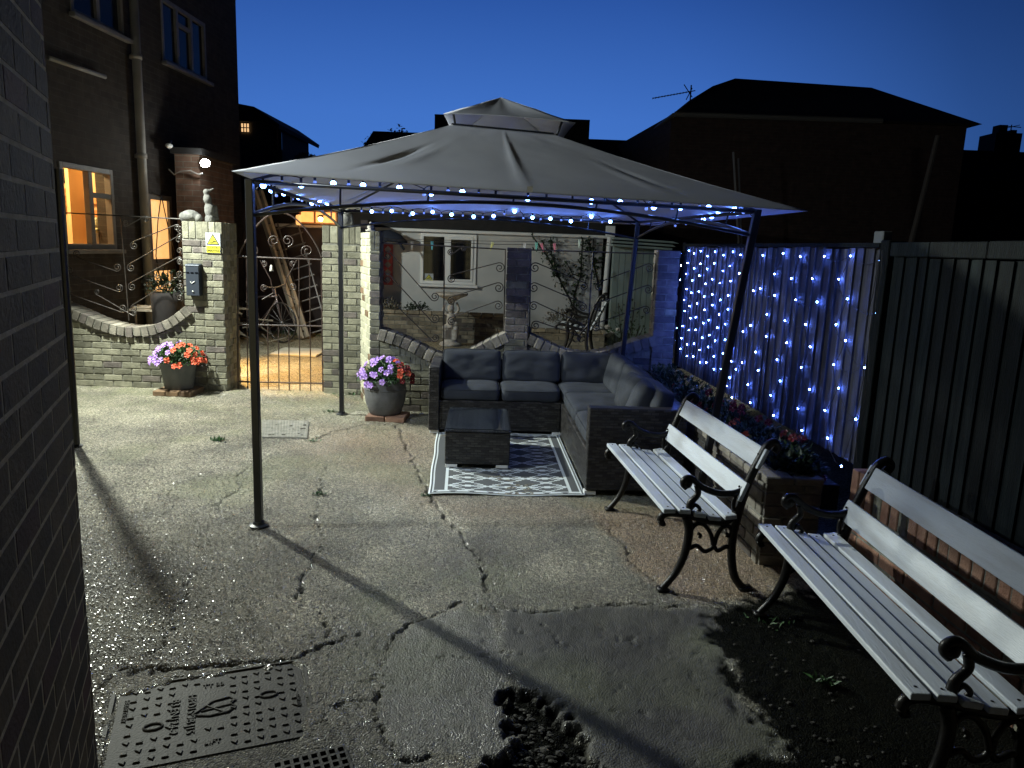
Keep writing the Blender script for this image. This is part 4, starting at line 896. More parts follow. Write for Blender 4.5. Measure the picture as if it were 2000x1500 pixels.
# ------------------------------------------------------------------ table
TO = gnd(868, 915); tb = tag(empty('coffee_table', (TO.x, TO.y, 0), -R_(-2.5)), 'square dark rattan coffee table with a dark slatted glass top standing on the patterned rug', 'table')
m = MB(); m.span(0, .485, 0, .74, .035, .285); m.build('body', M_WICK, tb, bevel=.006)
M_TOPS = mat('table_top_boards', (.05, .056, .066), (.085, .09, .10), .35, ns=4, tint=.4)
m = MB(); rd = random.Random(4)
for k in range(12): m.tint = rd.random(); m.span(.004+k*.0398, .004+k*.0398+.036, .004, .736, .287, .300)
m.build('top_slats', M_TOPS, tb)
m = MB(); m.span(-.006, .491, -.006, .746, .2855, .2865); m.build('top_rim', M_POST, tb)
M_GL = mat('clear_glass', (.9, .95, 1), None, .03, trans=1.0); m = MB(); m.span(.0, .485, .0, .74, .304, .309); m.build('glass', M_GL, tb, bevel=.002)
for q in ((.05, .02), (.43, .02), (.05, .7), (.43, .7)): m = MB(); m.span(q[0]-.045, q[0]+.045, q[1]-.018, q[1]+.02, .010, .034); m.build('foot', M_UPVC, tb, bevel=.002)

# ------------------------------------------------------------------ patterned outdoor rug (woven steps are real faces)
M_RUGD = mat('rug_dark', (.085, .092, .098), None, .8, bump=.2, bs=300); M_RUGL = mat('rug_light', (.62, .68, .70), None, .75, bump=.2, bs=300)
A, B, C, D = gnd(836, 967), gnd(1144, 971), gnd(1091, 849), gnd(853, 845)
nxr, nyr = 100, 150; vs = []
for j in range(nyr+1):
    for i in range(nxr+1):
        s, t = i/nxr, j/nyr; p = A.lerp(B, s).lerp(D.lerp(C, s), t); edge = min(s, 1-s, t, 1-t)
        z = .007+.004*math.sin(s*9+2*t)*math.exp(-t*9)+.003*math.sin(7*s+5*t)+(.004 if edge < .02 else 0)
        x_ = .003*math.sin(t*14)*(1 if s < .05 else 0)
        vs.append((p.x+x_, p.y+.003*math.sin(s*7)*(1-t)**6, z))
m = MB(); fs = []; mi = []
cwn, chn = 30, 27
for j in range(nyr):
    for i in range(nxr):
        wht = False
        di = min(i, nxr-1-i); dj = min(j, nyr-1-j)
        if di < 1 or dj < 1: wht = True
        elif di < 2 or dj < 2: wht = False
        elif di < 3 or dj < 3: wht = True
        elif dj < 4: wht = False
        elif dj < 7: wht = True if dj == 6 or (dj < 7 and abs(((i+3) % 12)-6) > dj-3) else False
        elif i < 12 or i > nxr-11: wht = (10 <= i < 12) or (nxr-11 < i <= nxr-9)
        else:
            u = ((i-12) % 26)-12.5; v = ((j-7) % 17)-8.5
            q = (int(abs(u))//2*2)/13.0+(int(abs(v)))/8.5
            wht = (.80 < q < .98) or q < .19 or (.40 < q < .47) or (abs(v) < .6 and abs(u) > 8)
        fs.append((j*(nxr+1)+i, j*(nxr+1)+i+1, (j+1)*(nxr+1)+i+1, (j+1)*(nxr+1)+i)); mi.append(1 if wht else 0)
m.v = vs; m.f = fs; m.m = mi; m.t = [.5]*len(vs); rug = m.build('rug', [M_RUGD, M_RUGL], smooth=True); tag(rug, 'dark grey outdoor rug with pale stepped diamond pattern under the coffee table', 'rug')
s_ = rug.modifiers.new('thick', 'SOLIDIFY'); s_.thickness = .004

# ------------------------------------------------------------------ cast iron benches with white slats
def cr(P, n=6):
    "Catmull-Rom through 2D points"
    out = []; P = [P[0]]+list(P)+[P[-1]]
    for i in range(1, len(P)-2):
        for k in range(n):
            t = k/n; a, b, c, d = P[i-1], P[i], P[i+1], P[i+2]
            out.append(tuple(.5*((2*b[q])+(-a[q]+c[q])*t+(2*a[q]-5*b[q]+4*c[q]-d[q])*t*t+(-a[q]+3*b[q]-3*c[q]+d[q])*t**3) for q in (0, 1)))
    out.append(tuple(P[-2])); return out
def iron_frame(mb, x, th=.017, half=.021):
    def st(P, r, n=6):
        c = cr(P, n); N = len(c); rr = r if not isinstance(r, tuple) else [r[0]+(r[1]-r[0])*i/(N-1) for i in range(N)]
        mb.tube([(x, p[0], p[1]) for p in c], rr, 8, nrm=(1, 0, 0))
    st([(.085, .385), (.105, .31), (.092, .19), (.052, .09), (-.012, .006)], (.024, .016)); mb.box((x, -.005, .008), (.05, .055, .016)); st([(.03, .05), (-.005, .012), (-.03, .008)], .014)
    st([(-.045, .365), (-.035, .392), (0, .405), (.068, .398), (.218, .362), (.296, .366), (.345, .42), (.372, .50)], .019)
    st([(-.045, .365), (-.035, .35), (-.02, .352)], .014)
    st([(.50, .715), (.515, .742), (.495, .765), (.462, .745), (.44, .70), (.405, .62), (.372, .52), (.348, .40), (.330, .28), (.336, .165), (.362, .065), (.41, .008)], .021); mb.box((x, .42, .008), (.05, .07, .016))
    st([(.075, .535), (.060, .548), (.058, .568), (.078, .582), (.104, .575), (.155, .535), (.238, .505), (.316, .505), (.37, .525)], .017); mb.ball((x, .076, .556), .026, 10)
    st([(.125, .545), (.134, .50), (.100, .455), (.096, .40)], (.014, .018)); st([(.10, .42), (.125, .445), (.150, .425), (.138, .405)], .010)
    st([(.36, .49), (.325, .48), (.318, .44), (.33, .40)], .010)
    st([(.105, .215), (.15, .235), (.19, .205), (.222, .215), (.238, .232), (.26, .208), (.30, .228), (.335, .22)], .011)
    st([(.105, .30), (.135, .345), (.175, .345), (.215, .30), (.235, .235)], .011); st([(.328, .30), (.305, .335), (.275, .33), (.25, .29), (.24, .235)], .011)
    st([(.15, .30), (.165, .29), (.16, .275)], .008); st([(.295, .30), (.305, .29), (.30, .278)], .008)
def bench(name, far, near, label, extra=.0):
    d = (near-far); L = d.length; ex = d.normalized(); ey = Vector((-ex.y, ex.x, 0))
    if ey.x < 0: ey = -ey
    r = empty(name, tuple(far)); M3 = Matrix(((ex.x, ey.x, 0), (ex.y, ey.y, 0), (0, 0, 1)))
    r.matrix_world = Matrix.Translation(far) @ M3.to_4x4()
    tag(r, label, 'bench')
    for x in (0, L):
        m = MB(); iron_frame(m, x); m.build('end_frame', M_IRON, r, smooth=True)
    S = [(-.012, .418, .0), (.066, .413, -.05), (.143, .395, -.12), (.220, .378, -.08), (.297, .385, .12)]
    rd = random.Random(9)
    for k, (w_, z_, a_) in enumerate(S):
        m = MB(); m.tint = rd.random(); m.box((0, 0, 0), (L+.075+rd.uniform(-.008, .008), .060, .022), T((L/2, w_, z_+.008)) @ RX(a_) @ RZ(rd.uniform(-.003, .003))); o = m.build('seat_slat', M_SLATPAINT, r, bevel=.004, seg=2)
        for x in (0, L): b = MB(); b.ball((x, w_, z_+.019), .0055, 8, sc_=(1, 1, .5)); b.build('bolt', M_IRON, o, smooth=True)
    for (w_, z_, a_, hh) in ((.352, .52, R_(-21), .098), (.432, .685, R_(-23), .105)):
        m = MB(); m.box((0, 0, 0), (L+.07, .020, hh), T((L/2, w_, z_)) @ RX(a_)); o = m.build('back_slat', M_SLATPAINT, r, bevel=.004, seg=2)
        for x in (0, L):
            b = MB(); b.ball((x, w_-.012, z_+.02), .006, 8); b.build('bolt', M_IRON, o, smooth=True)
    return r
bench('park_bench', Vector((.665, 4.56, 0)), Vector((.79, 3.43, 0)), 'shorter white slatted bench with black cast iron ends, farther from the camera beside the sofa')
bench('park_bench', Vector((1.20, 3.21, 0)), Vector((1.215, 1.96, 0)), 'longer white slatted bench with black cast iron ends, nearest the camera at the right edge')
# ------------------------------------------------------------------ potted busy lizzies
M_PURP = mat('purple_petals', (.42, .22, .72), (.62, .42, .85), .6, ns=30, tint=.25); M_RED = mat('orange_red_petals', (.72, .10, .045), (.85, .17, .08), .6, ns=30, tint=.25)
M_DRED = mat('dark_red_petals', (.13, .008, .012), (.24, .02, .025), .6, ns=30, tint=.3); M_EYE = mat('flower_eye', (.85, .75, .35), None, .6)
def flower_mesh(mt, r=.022, n=5):
    m = MB(); rd = random.Random(3)
    for k in range(n):
        a = 2*math.pi*k/n; m.tint = rd.random(); c = Vector((math.cos(a)*r*.62, math.sin(a)*r*.62, .003)); vs = [Vector((0, 0, 0))]
        for i in range(9):
            t = a-math.pi*.9+2*math.pi*.9*i/8; vs.append(c+Vector((math.cos(t)*r*.50, math.sin(t)*r*.50, .004*math.sin(i*1.3))))
        m.add(vs, [(0, i, i+1) for i in range(1, 9)])
    m.cur = 1; m.ball((0, 0, .003), r*.10, 6)
    o = m.build('flower', [mt, M_EYE]); me = o.data; bpy.data.objects.remove(o); return me
FM = {k: flower_mesh(v) for k, v in (('p', M_PURP), ('r', M_RED), ('d', M_DRED))}
def leaf(m, p, d, l, wd, up=Vector((0, 0, 1))):
    d = d.normalized(); s = d.cross(up); s = s.normalized() if s.length > 1e-3 else Vector((1, 0, 0)); n = s.cross(d)
    a, b, c, e_ = p, p+d*l*.45+s*wd+n*l*.08, p+d*l, p+d*l*.45-s*wd+n*l*.08; mid = p+d*l*.5-n*l*.03
    m.add([a, b, c, e_, mid], [(0, 1, 4), (1, 2, 4), (2, 3, 4), (3, 0, 4)])
def rdir(rd):
    while 1:
        v = Vector((rd.uniform(-1, 1), rd.uniform(-1, 1), rd.uniform(-1, 1)))
        if .1 < v.length < 1: return v.normalized()
def potted(name, base, prof, potmat, R, hz, cols, label, seed, n=46, hoops=()):
    r = tag(empty(name, tuple(base)), label, 'flower pot'); rd = random.Random(seed)
    m = MB(); m.lathe(prof, (0, 0, 0), 36); p = m.build('pot', potmat, r, smooth=True, bevel=.003)
    for z, rr in hoops: m = MB(); m.lathe([(rr, z), (rr+.006, z+.004), (rr+.006, z+.012), (rr, z+.016)], (0, 0, 0), 36); m.build('hoop', potmat, p, smooth=True)
    top = prof[-3][1]-.03; m = MB(); m.lathe([(0, top), (prof[-3][0]-.012, top)], (0, 0, 0), 24); m.build('soil', M_SOIL, r)
    m = MB()
    for i in range(900):
        v = rdir(rd); v.z = abs(v.z)*.95-.10; q = Vector((v.x*R, v.y*R, v.z*hz))*rd.uniform(.55, 1)+Vector((0, 0, top+.03)); m.tint = rd.random(); d = (v+rdir(rd)*.8); leaf(m, q, d, rd.uniform(.03, .05), rd.uniform(.009, .014))
    for i in range(26):
        v = rdir(rd); v.z = abs(v.z); m.tube([(0, 0, top), (v.x*R*.4, v.y*R*.4, top+v.z*hz*.7), (v.x*R*.9, v.y*R*.9, top+v.z*hz)], .003, 5)
    m.build('foliage', M_LEAF, r)
    k = 0; placed = []
    tries = 0
    while k < n and tries < 3000:
        tries += 1; v = rdir(rd); v.z = abs(v.z)*1.0-.12
        if v.y > .35: continue
        q = Vector((v.x*R*1.04, v.y*R*1.04, v.z*hz*1.06+top+.03))
        if any((q-a).length < .026 for a in placed): continue
        placed.append(q)
        if cols == 'pr': c = 'p' if v.x+rd.uniform(-.12, .12) < .05 else ('r' if rd.random() < .9 else 'd')
        else: c = 'p' if v.x+rd.uniform(-.1, .1) < .45 else 'd' if rd.random() < .5 else 'r'
        o = bpy.data.objects.new('flower', FM[c]); sc.collection.objects.link(o); o.parent = r; o.location = q
        aim = (Vector((v.x, v.y, max(v.z, .1))).normalized()*.8+Vector((-.2, -.9, .25))*.5+rdir(rd)*.3); o.rotation_euler = aim.to_track_quat('Z', 'Y').to_euler(); s = rd.uniform(1.1, 1.5); o.scale = (s, s, s); k += 1
    return r
pa = gnd(344, 770); potted('flower_pot', pa+Vector((0, .08, .052)), [(.0, 0), (.135, 0), (.142, .01), (.178, .27), (.19, .275), (.192, .30), (.182, .302), (.17, .27)], M_POTG, .26, .20, 'pr', 'smooth grey pot of purple and orange red flowers under the letter box', 5, n=52)
m = MB(); rd = random.Random(2)
for k in range(3): m.tint = rd.random(); m.span(-.19+k*.135, -.19+k*.135+.128, -.12, .22, 0, .052)
o = m.build('brick_plinth', M_REDBRICK, bevel=.005); o.location = pa+Vector((0, .0, -.001)); tag(o, 'row of flat bricks under the flower pot below the letter box', 'bricks')
M_BARREL = mat('barrel_grey', (.085, .088, .09), (.13, .13, .135), .65, ns=9, bump=.3, bs=40)
pb = gnd(750, 822); potted('flower_pot', pb+Vector((-.01, .12, .05)), [(.0, 0), (.14, 0), (.15, .01), (.186, .12), (.197, .21), (.19, .30), (.186, .335), (.172, .337), (.165, .30)], M_BARREL, .25, .21, 'pd', 'grey barrel shaped pot of purple flowers beside the sofa arm', 8, n=46, hoops=((.08, .170), (.235, .193)))
m = MB()
for k in range(2): m.tint = rd.random(); m.span(-.17+k*.19, -.17+k*.19+.18, -.05+.0*k, .24, 0, .05)
o = m.build('brick_plinth', M_ORBRICK, bevel=.005); o.location = pb+Vector((0, 0, -.001)); o.rotation_euler.z = -.05; tag(o, 'pair of orange bricks under the barrel shaped flower pot', 'bricks')

# ------------------------------------------------------------------ plants in the raised bed
rd = random.Random(41); k = 0
g_ = 'plants in the raised bed'
bedlab = ['dark bush at the wall corner end of the raised bed', 'dark red leaved plant in the raised bed behind the sofa corner', 'dark red flowering plant in the raised bed behind the sofa cushions', 'red flowering plant in the raised bed just left of the leaning gazebo post', 'red flowering plant in the raised bed just right of the leaning gazebo post', 'bright red flowering plant behind the top slat of the far bench', 'last red flowering plant at the near end of the raised bed']
for i in range(7):
    y_ = 6.75-i*.44; cx = float(np.interp(y_, [3.9, 7.0], [1.60, 1.38])); r = tag(empty('red_flower_plant', (cx, y_, .44)), bedlab[i], 'plant'); m = MB(); Rr = .20
    for q in range(420):
        v = rdir(rd); v.z = abs(v.z); p = Vector((v.x*Rr, v.y*.26, v.z*.20))*rd.uniform(.4, 1); m.tint = rd.random(); leaf(m, p, v+rdir(rd)*.8, rd.uniform(.03, .06), rd.uniform(.009, .016))
    for q in range(8): v = rdir(rd); v.z = abs(v.z); m.tube([(0, 0, -.02), (v.x*Rr*.8, v.y*.2, v.z*.18)], .003, 5)
    m.build('foliage', M_LEAFD, r)
    for q in range([0, 3, 7, 9, 13, 15, 11][i]):
        v = rdir(rd); v.z = abs(v.z)*.9+.1; v.x = -abs(v.x)*rd.choice([1, 1, -1]); o = bpy.data.objects.new('flower', FM['d' if rd.random() < .93 else 'r']); sc.collection.objects.link(o); o.parent = r; o.location = (v.x*Rr, v.y*.26, v.z*.21); o.rotation_euler = (Vector((v.x-.5, v.y-.3, .5))).to_track_quat('Z', 'Y').to_euler(); s = rd.uniform(.9, 1.3); o.scale = (s, s, s)
# dark bag / bush lying at the near end of the bed
m = MB(); rd = random.Random(5)
for q in range(500): v = rdir(rd); v.z = abs(v.z); m.tint = rd.random(); leaf(m, Vector((v.x*.14, v.y*.15, v.z*.13))*rd.uniform(.5, 1), v+rdir(rd), .05, .015)
m.tube([(0, 0, 0), (0, 0, .1)], .01, 6)
o = m.build('dark_bush', M_LEAFD); o.location = (1.60, 3.96, .46); tag(o, 'small almost black bush on the near corner of the raised bed behind the bench arm', 'bush')

# ------------------------------------------------------------------ rear yard: white bungalow
YB = 13.3
def wpt(px, py, y=YB): p = at(px, py, y); return p
bl = wpt(640, 437); br = wpt(1178, 468); bg_ = tag(empty('bungalow', (bl.x, YB, 0)), 'low white rendered bungalow with a two-pane window, beyond the scrolled railings', 'house'); B0 = Vector(bg_.location)
ztop = wpt(960, 458).z
def bp(m, nm, mt, **k): o = m.build(nm, mt, bg_, **k); o.location = -B0; return o
wa, wb = wpt(822, 455), wpt(929, 557); m = MB()
x0, x1 = bl.x-.8, br.x
m.span(x0, wa.x, YB, YB+.2, 0, ztop); m.span(wb.x, x1, YB, YB+.2, 0, ztop); m.span(wa.x, wb.x, YB+.0, YB+.2, 0, wb.z); m.span(wa.x, wb.x, YB, YB+.2, wa.z, ztop); m.span(x0, x1, YB+1.6, YB+1.8, 0, ztop)
m.span(x1-.2, x1, YB+.2, YB+1.6, 0, ztop); m.span(x0, x0+.2, YB+.2, YB+1.6, 0, ztop)
bp(m, 'wall', M_RENDER)
m = MB(); m.span(x0-.1, x1+.1, YB-.10, YB-.02, ztop-.0, ztop+.055); bp(m, 'gutter', M_UPVC, bevel=.01)
m = MB(); m.hexa([(x0-.2, YB-.12, ztop+.06), (x1+.2, YB-.12, ztop+.06), (x1+.2, YB+2.2, ztop+.06), (x0-.2, YB+2.2, ztop+.06)], [(x0-.2, YB-.05, ztop+.40), (x1+.2, YB-.05, ztop+.40), (x1+.2, YB+2.0, ztop+.5), (x0-.2, YB+2.0, ztop+.5)]); bp(m, 'roof', M_ROOF)
m = MB(); t = .055; X0, X1, Z0, Z1 = wa.x, wb.x, wb.z, wa.z; xm = wpt(872, 500).x
for q in ((X0, X0+t, Z0, Z1), (X1-t, X1, Z0, Z1), (X0+t, X1-t, Z0, Z0+t), (X0+t, X1-t, Z1-t, Z1), (xm-t*.7, xm+t*.7, Z0+t, Z1-t)): m.span(q[0], q[1], YB-.03, YB+.05, q[2], q[3])
win = bp(m, 'window', M_UPVC, bevel=.004)
m = MB(); t2 = .04
for q in ((xm+t*.7+.001, xm+t*.7+t2, Z0+t, Z1-t), (X1-t-t2, X1-t-.001, Z0+t, Z1-t), (xm+t*.7+t2, X1-t-t2, Z0+t, Z0+t+t2), (xm+t*.7+t2, X1-t-t2, Z1-t-t2, Z1-t)): m.span(q[0], q[1], YB-.045, YB-.0, q[2]+.001, q[3]-.001)
o = m.build('sash', M_UPVC, win, bevel=.003); o.location = (0, 0, 0)
m = MB(); m.span(X0+t, X1-t, YB+.02, YB+.025, Z0+t, Z1-t); o = m.build('pane', M_GLASSD, win)
m = MB(); m.span(X0-.04, X1+.04, YB-.08, YB-.03, Z0-.05, Z0-.003); bp(m, 'sill', M_UPVC, bevel=.004)
a = wpt(829, 534); b = wpt(846, 553); warnsign((a.x+b.x)/2, YB-.036+.05, b.z, b.x-a.x, a.z-b.z, 'small warning notice inside the lower left of the bungalow window')
# corner downpipe
m = MB(); a = at(1192, 452, 12.9); b = at(1172, 690, 12.9); m.tube([(a.x, 12.9, a.z), (b.x, 12.9, 0)], .045, 12); m.box((a.x, 12.9, a.z), (.15, .12, .18)); tag(m.build('drainpipe', M_UPVC, smooth=False, bevel=.004), 'pale drainpipe at the right corner of the white bungalow', 'drainpipe')
# side shed / panel to the right
M_PANEL = mat('green_grey_panel', (.15, .20, .19), (.21, .26, .25), .7, ns=3, tint=.15)
a = at(1200, 476, 11.5); b = at(1282, 482, 11.5); m = MB(); rd = random.Random(6)
n = 7
for i in range(n): m.tint = rd.random(); m.span(a.x+(b.x-a.x)*i/n, a.x+(b.x-a.x)*(i+1)/n-.006, 11.5, 11.53, 0, a.z-.02)
m.span(a.x, b.x, 11.532, 11.7, 0, a.z-.04); o = m.build('shed', M_PANEL); tag(o, 'pale green boarded shed side right of the white bungalow', 'shed')
m = MB(); a = at(1196, 470, 11.3); b = at(1310, 490, 11.3); m.tint = .9
for k in range(3): m.hexa([(a.x, 11.2, a.z+.02-.05*k), (b.x+.1*(2-k)/2, 11.2, b.z+.11-.05*k), (b.x, 11.5, b.z+.11-.05*k), (a.x, 11.5, a.z+.02-.05*k)], [(a.x, 11.2, a.z+.05-.05*k), (b.x, 11.2, b.z+.14-.05*k), (b.x, 11.5, b.z+.14-.05*k), (a.x, 11.5, a.z+.05-.05*k)])
tag(m.build('stacked_boards', M_PANEL), 'pale boards lying along the top of the green shed side, behind the leaning gazebo post', 'boards')
# planters in front of the bungalow
M_PLB = mat('planter_brick', (.17, .15, .115), (.27, .24, .18), .88, ns=12, bump=.6, bs=60, tint=.35)
def planter(px0, px1, pyt, y, label, seed, mats, depth=.5):
    a = at(px0, pyt, y); b = at(px1, pyt+(px1-px0)*.037, y); h = (a.z+b.z)/2; m = MB(); bricks(m, a.x, b.x, h-.06, h-.06, y, .095, seed=seed, pdark=.3); backing(m, a.x, b.x, h-.065, y+.008, y+depth)
    rd = random.Random(seed); x = a.x
    m.cur = 0
    while x < b.x-.05: m.tint = rd.random(); m.span(x, min(x+.2, b.x), y-.02, y+.12, h-.055, h); x += .21
    o = m.build('brick_planter', mats, bevel=.004); tag(o, label, 'planter'); return h
h1 = planter(700, 985, 603, 12.6, 'low brick planter under the bungalow window behind the birdbath', 61, [M_PLB, M_BRICKD, M_MORTAR])
h2 = planter(1040, 1182, 641, 11.2, 'low warm lit brick planter behind the small slatted chair under the ivy', 62, [M_PLB, M_COPE, M_MORTAR])
def bush(name, c, R, n, mt, label, cat, seed, l=.06, wd=.018, stem=True, zs=1.0):
    rd = random.Random(seed); m = MB()
    for i in range(n):
        v = rdir(rd); v.z = abs(v.z); p = Vector((v.x*R[0], v.y*R[1], v.z*R[2]))*rd.uniform(.4, 1); m.tint = rd.random(); leaf(m, p, v+rdir(rd)*.9, rd.uniform(.6, 1.2)*l, rd.uniform(.6, 1.2)*wd)
    r = tag(empty(name, tuple(c)), label, cat); m.build('foliage', mt, r)
    m = MB()
    for i in range(7): v = rdir(rd); v.z = abs(v.z)+.2; m.tube([(0, 0, -.02), (v.x*R[0]*.5, v.y*R[1]*.5, v.z*R[2]*.5), (v.x*R[0]*.8, v.y*R[1]*.8, v.z*R[2]*.9)], .006, 5)
    m.build('stem', M_BLACKWALL, r); return r
M_PALELEAF = mat('pale_leaf', (.20, .19, .15), (.38, .35, .28), .6, ns=20, tint=.4)
p = at(762, 600, 12.8); bush('planter_plant', (p.x, 12.8, h1-.03), (.25, .18, .22), 260, M_PALELEAF, 'low greyish plant in the planter below the red trellis', 'plant', 71)
p = at(815, 600, 12.8); bush('planter_plant', (p.x, 12.8, h1-.03), (.24, .15, .16), 200, M_LEAFD, 'low dark green plant in the planter left of the birdbath', 'plant', 72)
p = at(1105, 620, 12.0); bush('planter_plant', (p.x, 12.0, h2+.02), (.4, .2, .22), 340, M_PALELEAF, 'pale tangled plant at the foot of the ivy', 'plant', 73)
p = at(1225, 640, 10.6); bush('garden_shrub', (p.x, 10.6, .05), (.32, .3, .95), 420, M_LEAFD, 'dark upright shrub in front of the green shed side', 'plant', 74)
# white pebbles/rockery lumps
rd = random.Random(14); m = MB()
for i in range(38): m.tint = rd.random(); m.ball((rd.uniform(-.45, .5), rd.uniform(-.2, .2), rd.uniform(0, .16)), rd.uniform(.03, .07), 7, sc_=(1, 1, .7))
p = at(1150, 645, 11.6); o = m.build('rockery', M_STONE); o.location = (p.x, 11.6, h2-.12); tag(o, 'heap of pale rockery stones beside the drainpipe', 'rocks', kind='stuff')
# ivy on the wall
r = tag(empty('climbing_ivy', tuple(at(1118, 640, YB-.1))), 'leafy ivy branches trained up the white bungalow wall', 'climbing plant'); I0 = Vector(r.location)
stems = [[(1118, 640), (1116, 590), (1098, 556), (1080, 520), (1062, 490), (1040, 462)], [(1118, 640), (1122, 575), (1134, 540), (1136, 505), (1138, 465)], [(1098, 556), (1078, 500), (1075, 462)], [(1134, 540), (1118, 535), (1105, 510)], [(1172, 600), (1170, 560), (1160, 515), (1158, 480), (1160, 465)], [(1160, 515), (1180, 510), (1185, 470)], [(1158, 490), (1145, 470)]]
rd = random.Random(15); m = MB(); ml = MB()
for s_i, s in enumerate(stems):
    P = [at(a, b, YB-.08) for a, b in s]; m.tube(P, [.022*(1 if s_i < 2 or s_i == 4 else .6)*(1-.6*i/len(P)) for i in range(len(P))], 6)
    for a, b in zip(P[:-1], P[1:]):
        for i in range(int((b-a).length*130)):
            t = rd.random(); q = a.lerp(b, t)+Vector((rd.gauss(0, .06), rd.uniform(-.08, .0), rd.gauss(0, .045))); 
            if rd.random() < (.95 if q.z > 1.0 else .5): ml.tint = rd.random(); leaf(ml, q, rdir(rd)+Vector((0, -.3, -.5)), rd.uniform(.05, .08), rd.uniform(.018, .03))
o = m.build('stem', M_BLACKWALL, r); o.location = -I0; o = ml.build('leaves', M_LEAFD, r); o.location = -I0
# birdbath with stone child figures
pc = at(880, 664, 12.25); pc.z = 0; BY = pc.y
r = tag(empty('birdbath', tuple(pc)), 'pale stone birdbath with a shallow bowl carried by standing child figures, below the bungalow window', 'birdbath')
m = MB(); m.lathe([(.19, 0), (.19, .03), (.16, .05), (.12, .07), (.11, .10), (0, .10)], (0, 0, 0), 24); m.build('base', M_STONE, r, smooth=True, bevel=.004)
m = MB(); m.lathe([(.04, .70), (.07, .74), (.16, .79), (.26, .83), (.275, .85), (.27, .87), (.25, .868), (.15, .83), (0, .82)], (0, 0, 0), 32); m.build('bowl', M_STONE, r, smooth=True)
blob('child_figures', [('t', [(-.05, -.02, .09), (-.055, -.03, .22), (-.05, -.02, .34)], [.028, .038, .052]), ('t', [(.05, -.01, .09), (.055, -.02, .22), (.045, -.01, .34)], [.028, .038, .052]),
     ('t', [(0, -.01, .30), (0, -.015, .42), (0, -.01, .52)], [.085, .075, .07]), ('b', (0, -.05, .40), .06), ('b', (-.005, -.02, .62), .062, (1, 1, 1.1)), ('t', [(0, 0, .52), (0, -.01, .58)], .03),
     ('t', [(-.07, -.01, .51), (-.13, -.02, .60), (-.09, -.01, .72)], [.03, .025, .02]), ('t', [(.07, -.01, .51), (.13, -.02, .60), (.09, -.01, .72)], [.03, .025, .02]), ('b', (-.09, -.04, .30), .05), ('b', (.09, -.04, .28), .055), ('t', [(.09, -.03, .1), (.10, -.04, .3)], [.035, .045]), ('b', (.09, -.05, .37), .035), ('t', [(0, .03, .08), (0, .03, .76)], .045),
     ('b', (0, -.06, .635), .014), ('t', [(-.10, -.05, .12), (-.09, -.06, .26)], [.035, .04])], M_STONE, None, None, (0, 0, 0), .010, r)
# red trellis panel
a = at(747, 477, YB-.12); b = at(766, 557, YB-.12); M_REDT = mat('red_trellis_paint', (.42, .06, .07), None, .6); r = tag(empty('trellis', ((a.x+b.x)/2, YB-.06, b.z)), 'red pierced trellis strip on the bungalow wall beside the slim pier', 'trellis')
m = MB(); wd = b.x-a.x; hh = a.z-b.z
for x in (-wd/2, wd/2-.03): m.span(x, x+.03, -.02, 0, 0, hh)
for z in (0, hh-.02): m.span(-wd/2+.03, wd/2-.03, -.02, 0, z, z+.02)
n = 5
for i in range(n):
    z = .02+(hh-.04)*(i+.5)/n; q = (hh-.04)/n
    for sx in (-1, 1):
        for sz in (-1, 1): m.hexa([(0*sx, -.018, z+sz*q*.5), (sx*wd*.36, -.018, z+sz*q*.5), (sx*wd*.36, -.018, z)], [(0, -.003, z+sz*q*.5), (sx*wd*.36, -.003, z+sz*q*.5), (sx*wd*.36, -.003, z)])
m.build('panel', M_REDT, r)
# furled dark awning arm over the trellis
m = MB(); a = at(744, 452, YB-.4); P = [at(740, 462, YB-.4), at(760, 460, YB-.4), at(780, 466, YB-.4), at(795, 474, YB-.4)]; m.tube(P, [.13, .13, .09, .02], 12, flat=.5); m.tube([at(778, 472, YB-.4), at(790, 488, YB-.4)], .02, 6)
tag(m.build('folded_awning', mat('navy_cloth', (.012, .016, .03), None, .9), smooth=True), 'dark folded awning under the eave left of the bungalow window', 'awning')
# washing line and pegs
yw = 9.6; r = tag(empty('washing_line', tuple(at(700, 468, yw))), 'thin washing line stretched across in front of the bungalow', 'washing line'); W0 = Vector(r.location)
m = MB(); m.tube([at(700, 462, yw), at(800, 470, yw), at(960, 477, yw), at(1100, 479, yw), at(1190, 480, yw)], .004, 5); m.tube([at(780, 467, yw+.4), at(960, 471, yw+.4), at(1190, 474, yw+.4)], .003, 5); o = m.build('cord', M_RAIL, r); o.location = -W0
pc_ = {'white': (.6, .6, .6), 'cyan': (.12, .5, .62), 'yellow': (.62, .6, .2), 'teal': (.15, .5, .42), 'pink': (.65, .2, .28), 'pale': (.5, .6, .55)}
for px, py, cn_, tl, w_ in ((805, 474, 'white', 0, 'above the left of the bungalow window'), (844, 474, 'cyan', 0, 'in front of the left window pane'), (962, 476, 'yellow', .3, 'left of the dark middle pier'), (1025, 478, 'white', 0, 'just right of the dark middle pier'), (1048, 476, 'teal', 0, 'in front of the ivy'), (1058, 478, 'pink', -.3, 'beside the teal peg'), (1083, 478, 'pink', -.1, 'right of the first pink peg'), (1132, 470, 'pale', 0, 'among the right hand ivy')):
    m = MB(); 
    for s in (-1, 1): m.box((s*.009, 0, -.035), (.012, .016, .11), Matrix.Rotation(s*.09, 4, 'Y'))
    m.tube([(-.018, 0, -.02), (.018, 0, -.02)], .006, 6)
    o = m.build('clothes_peg', mat('peg_'+cn_, pc_[cn_], None, .5), bevel=.002); o.location = at(px, py, yw-.02); o.rotation_euler.y = tl; tag(o, f'{cn_} clothes peg on the washing line {w_}', 'clothes peg', 'clothes pegs on the washing line')
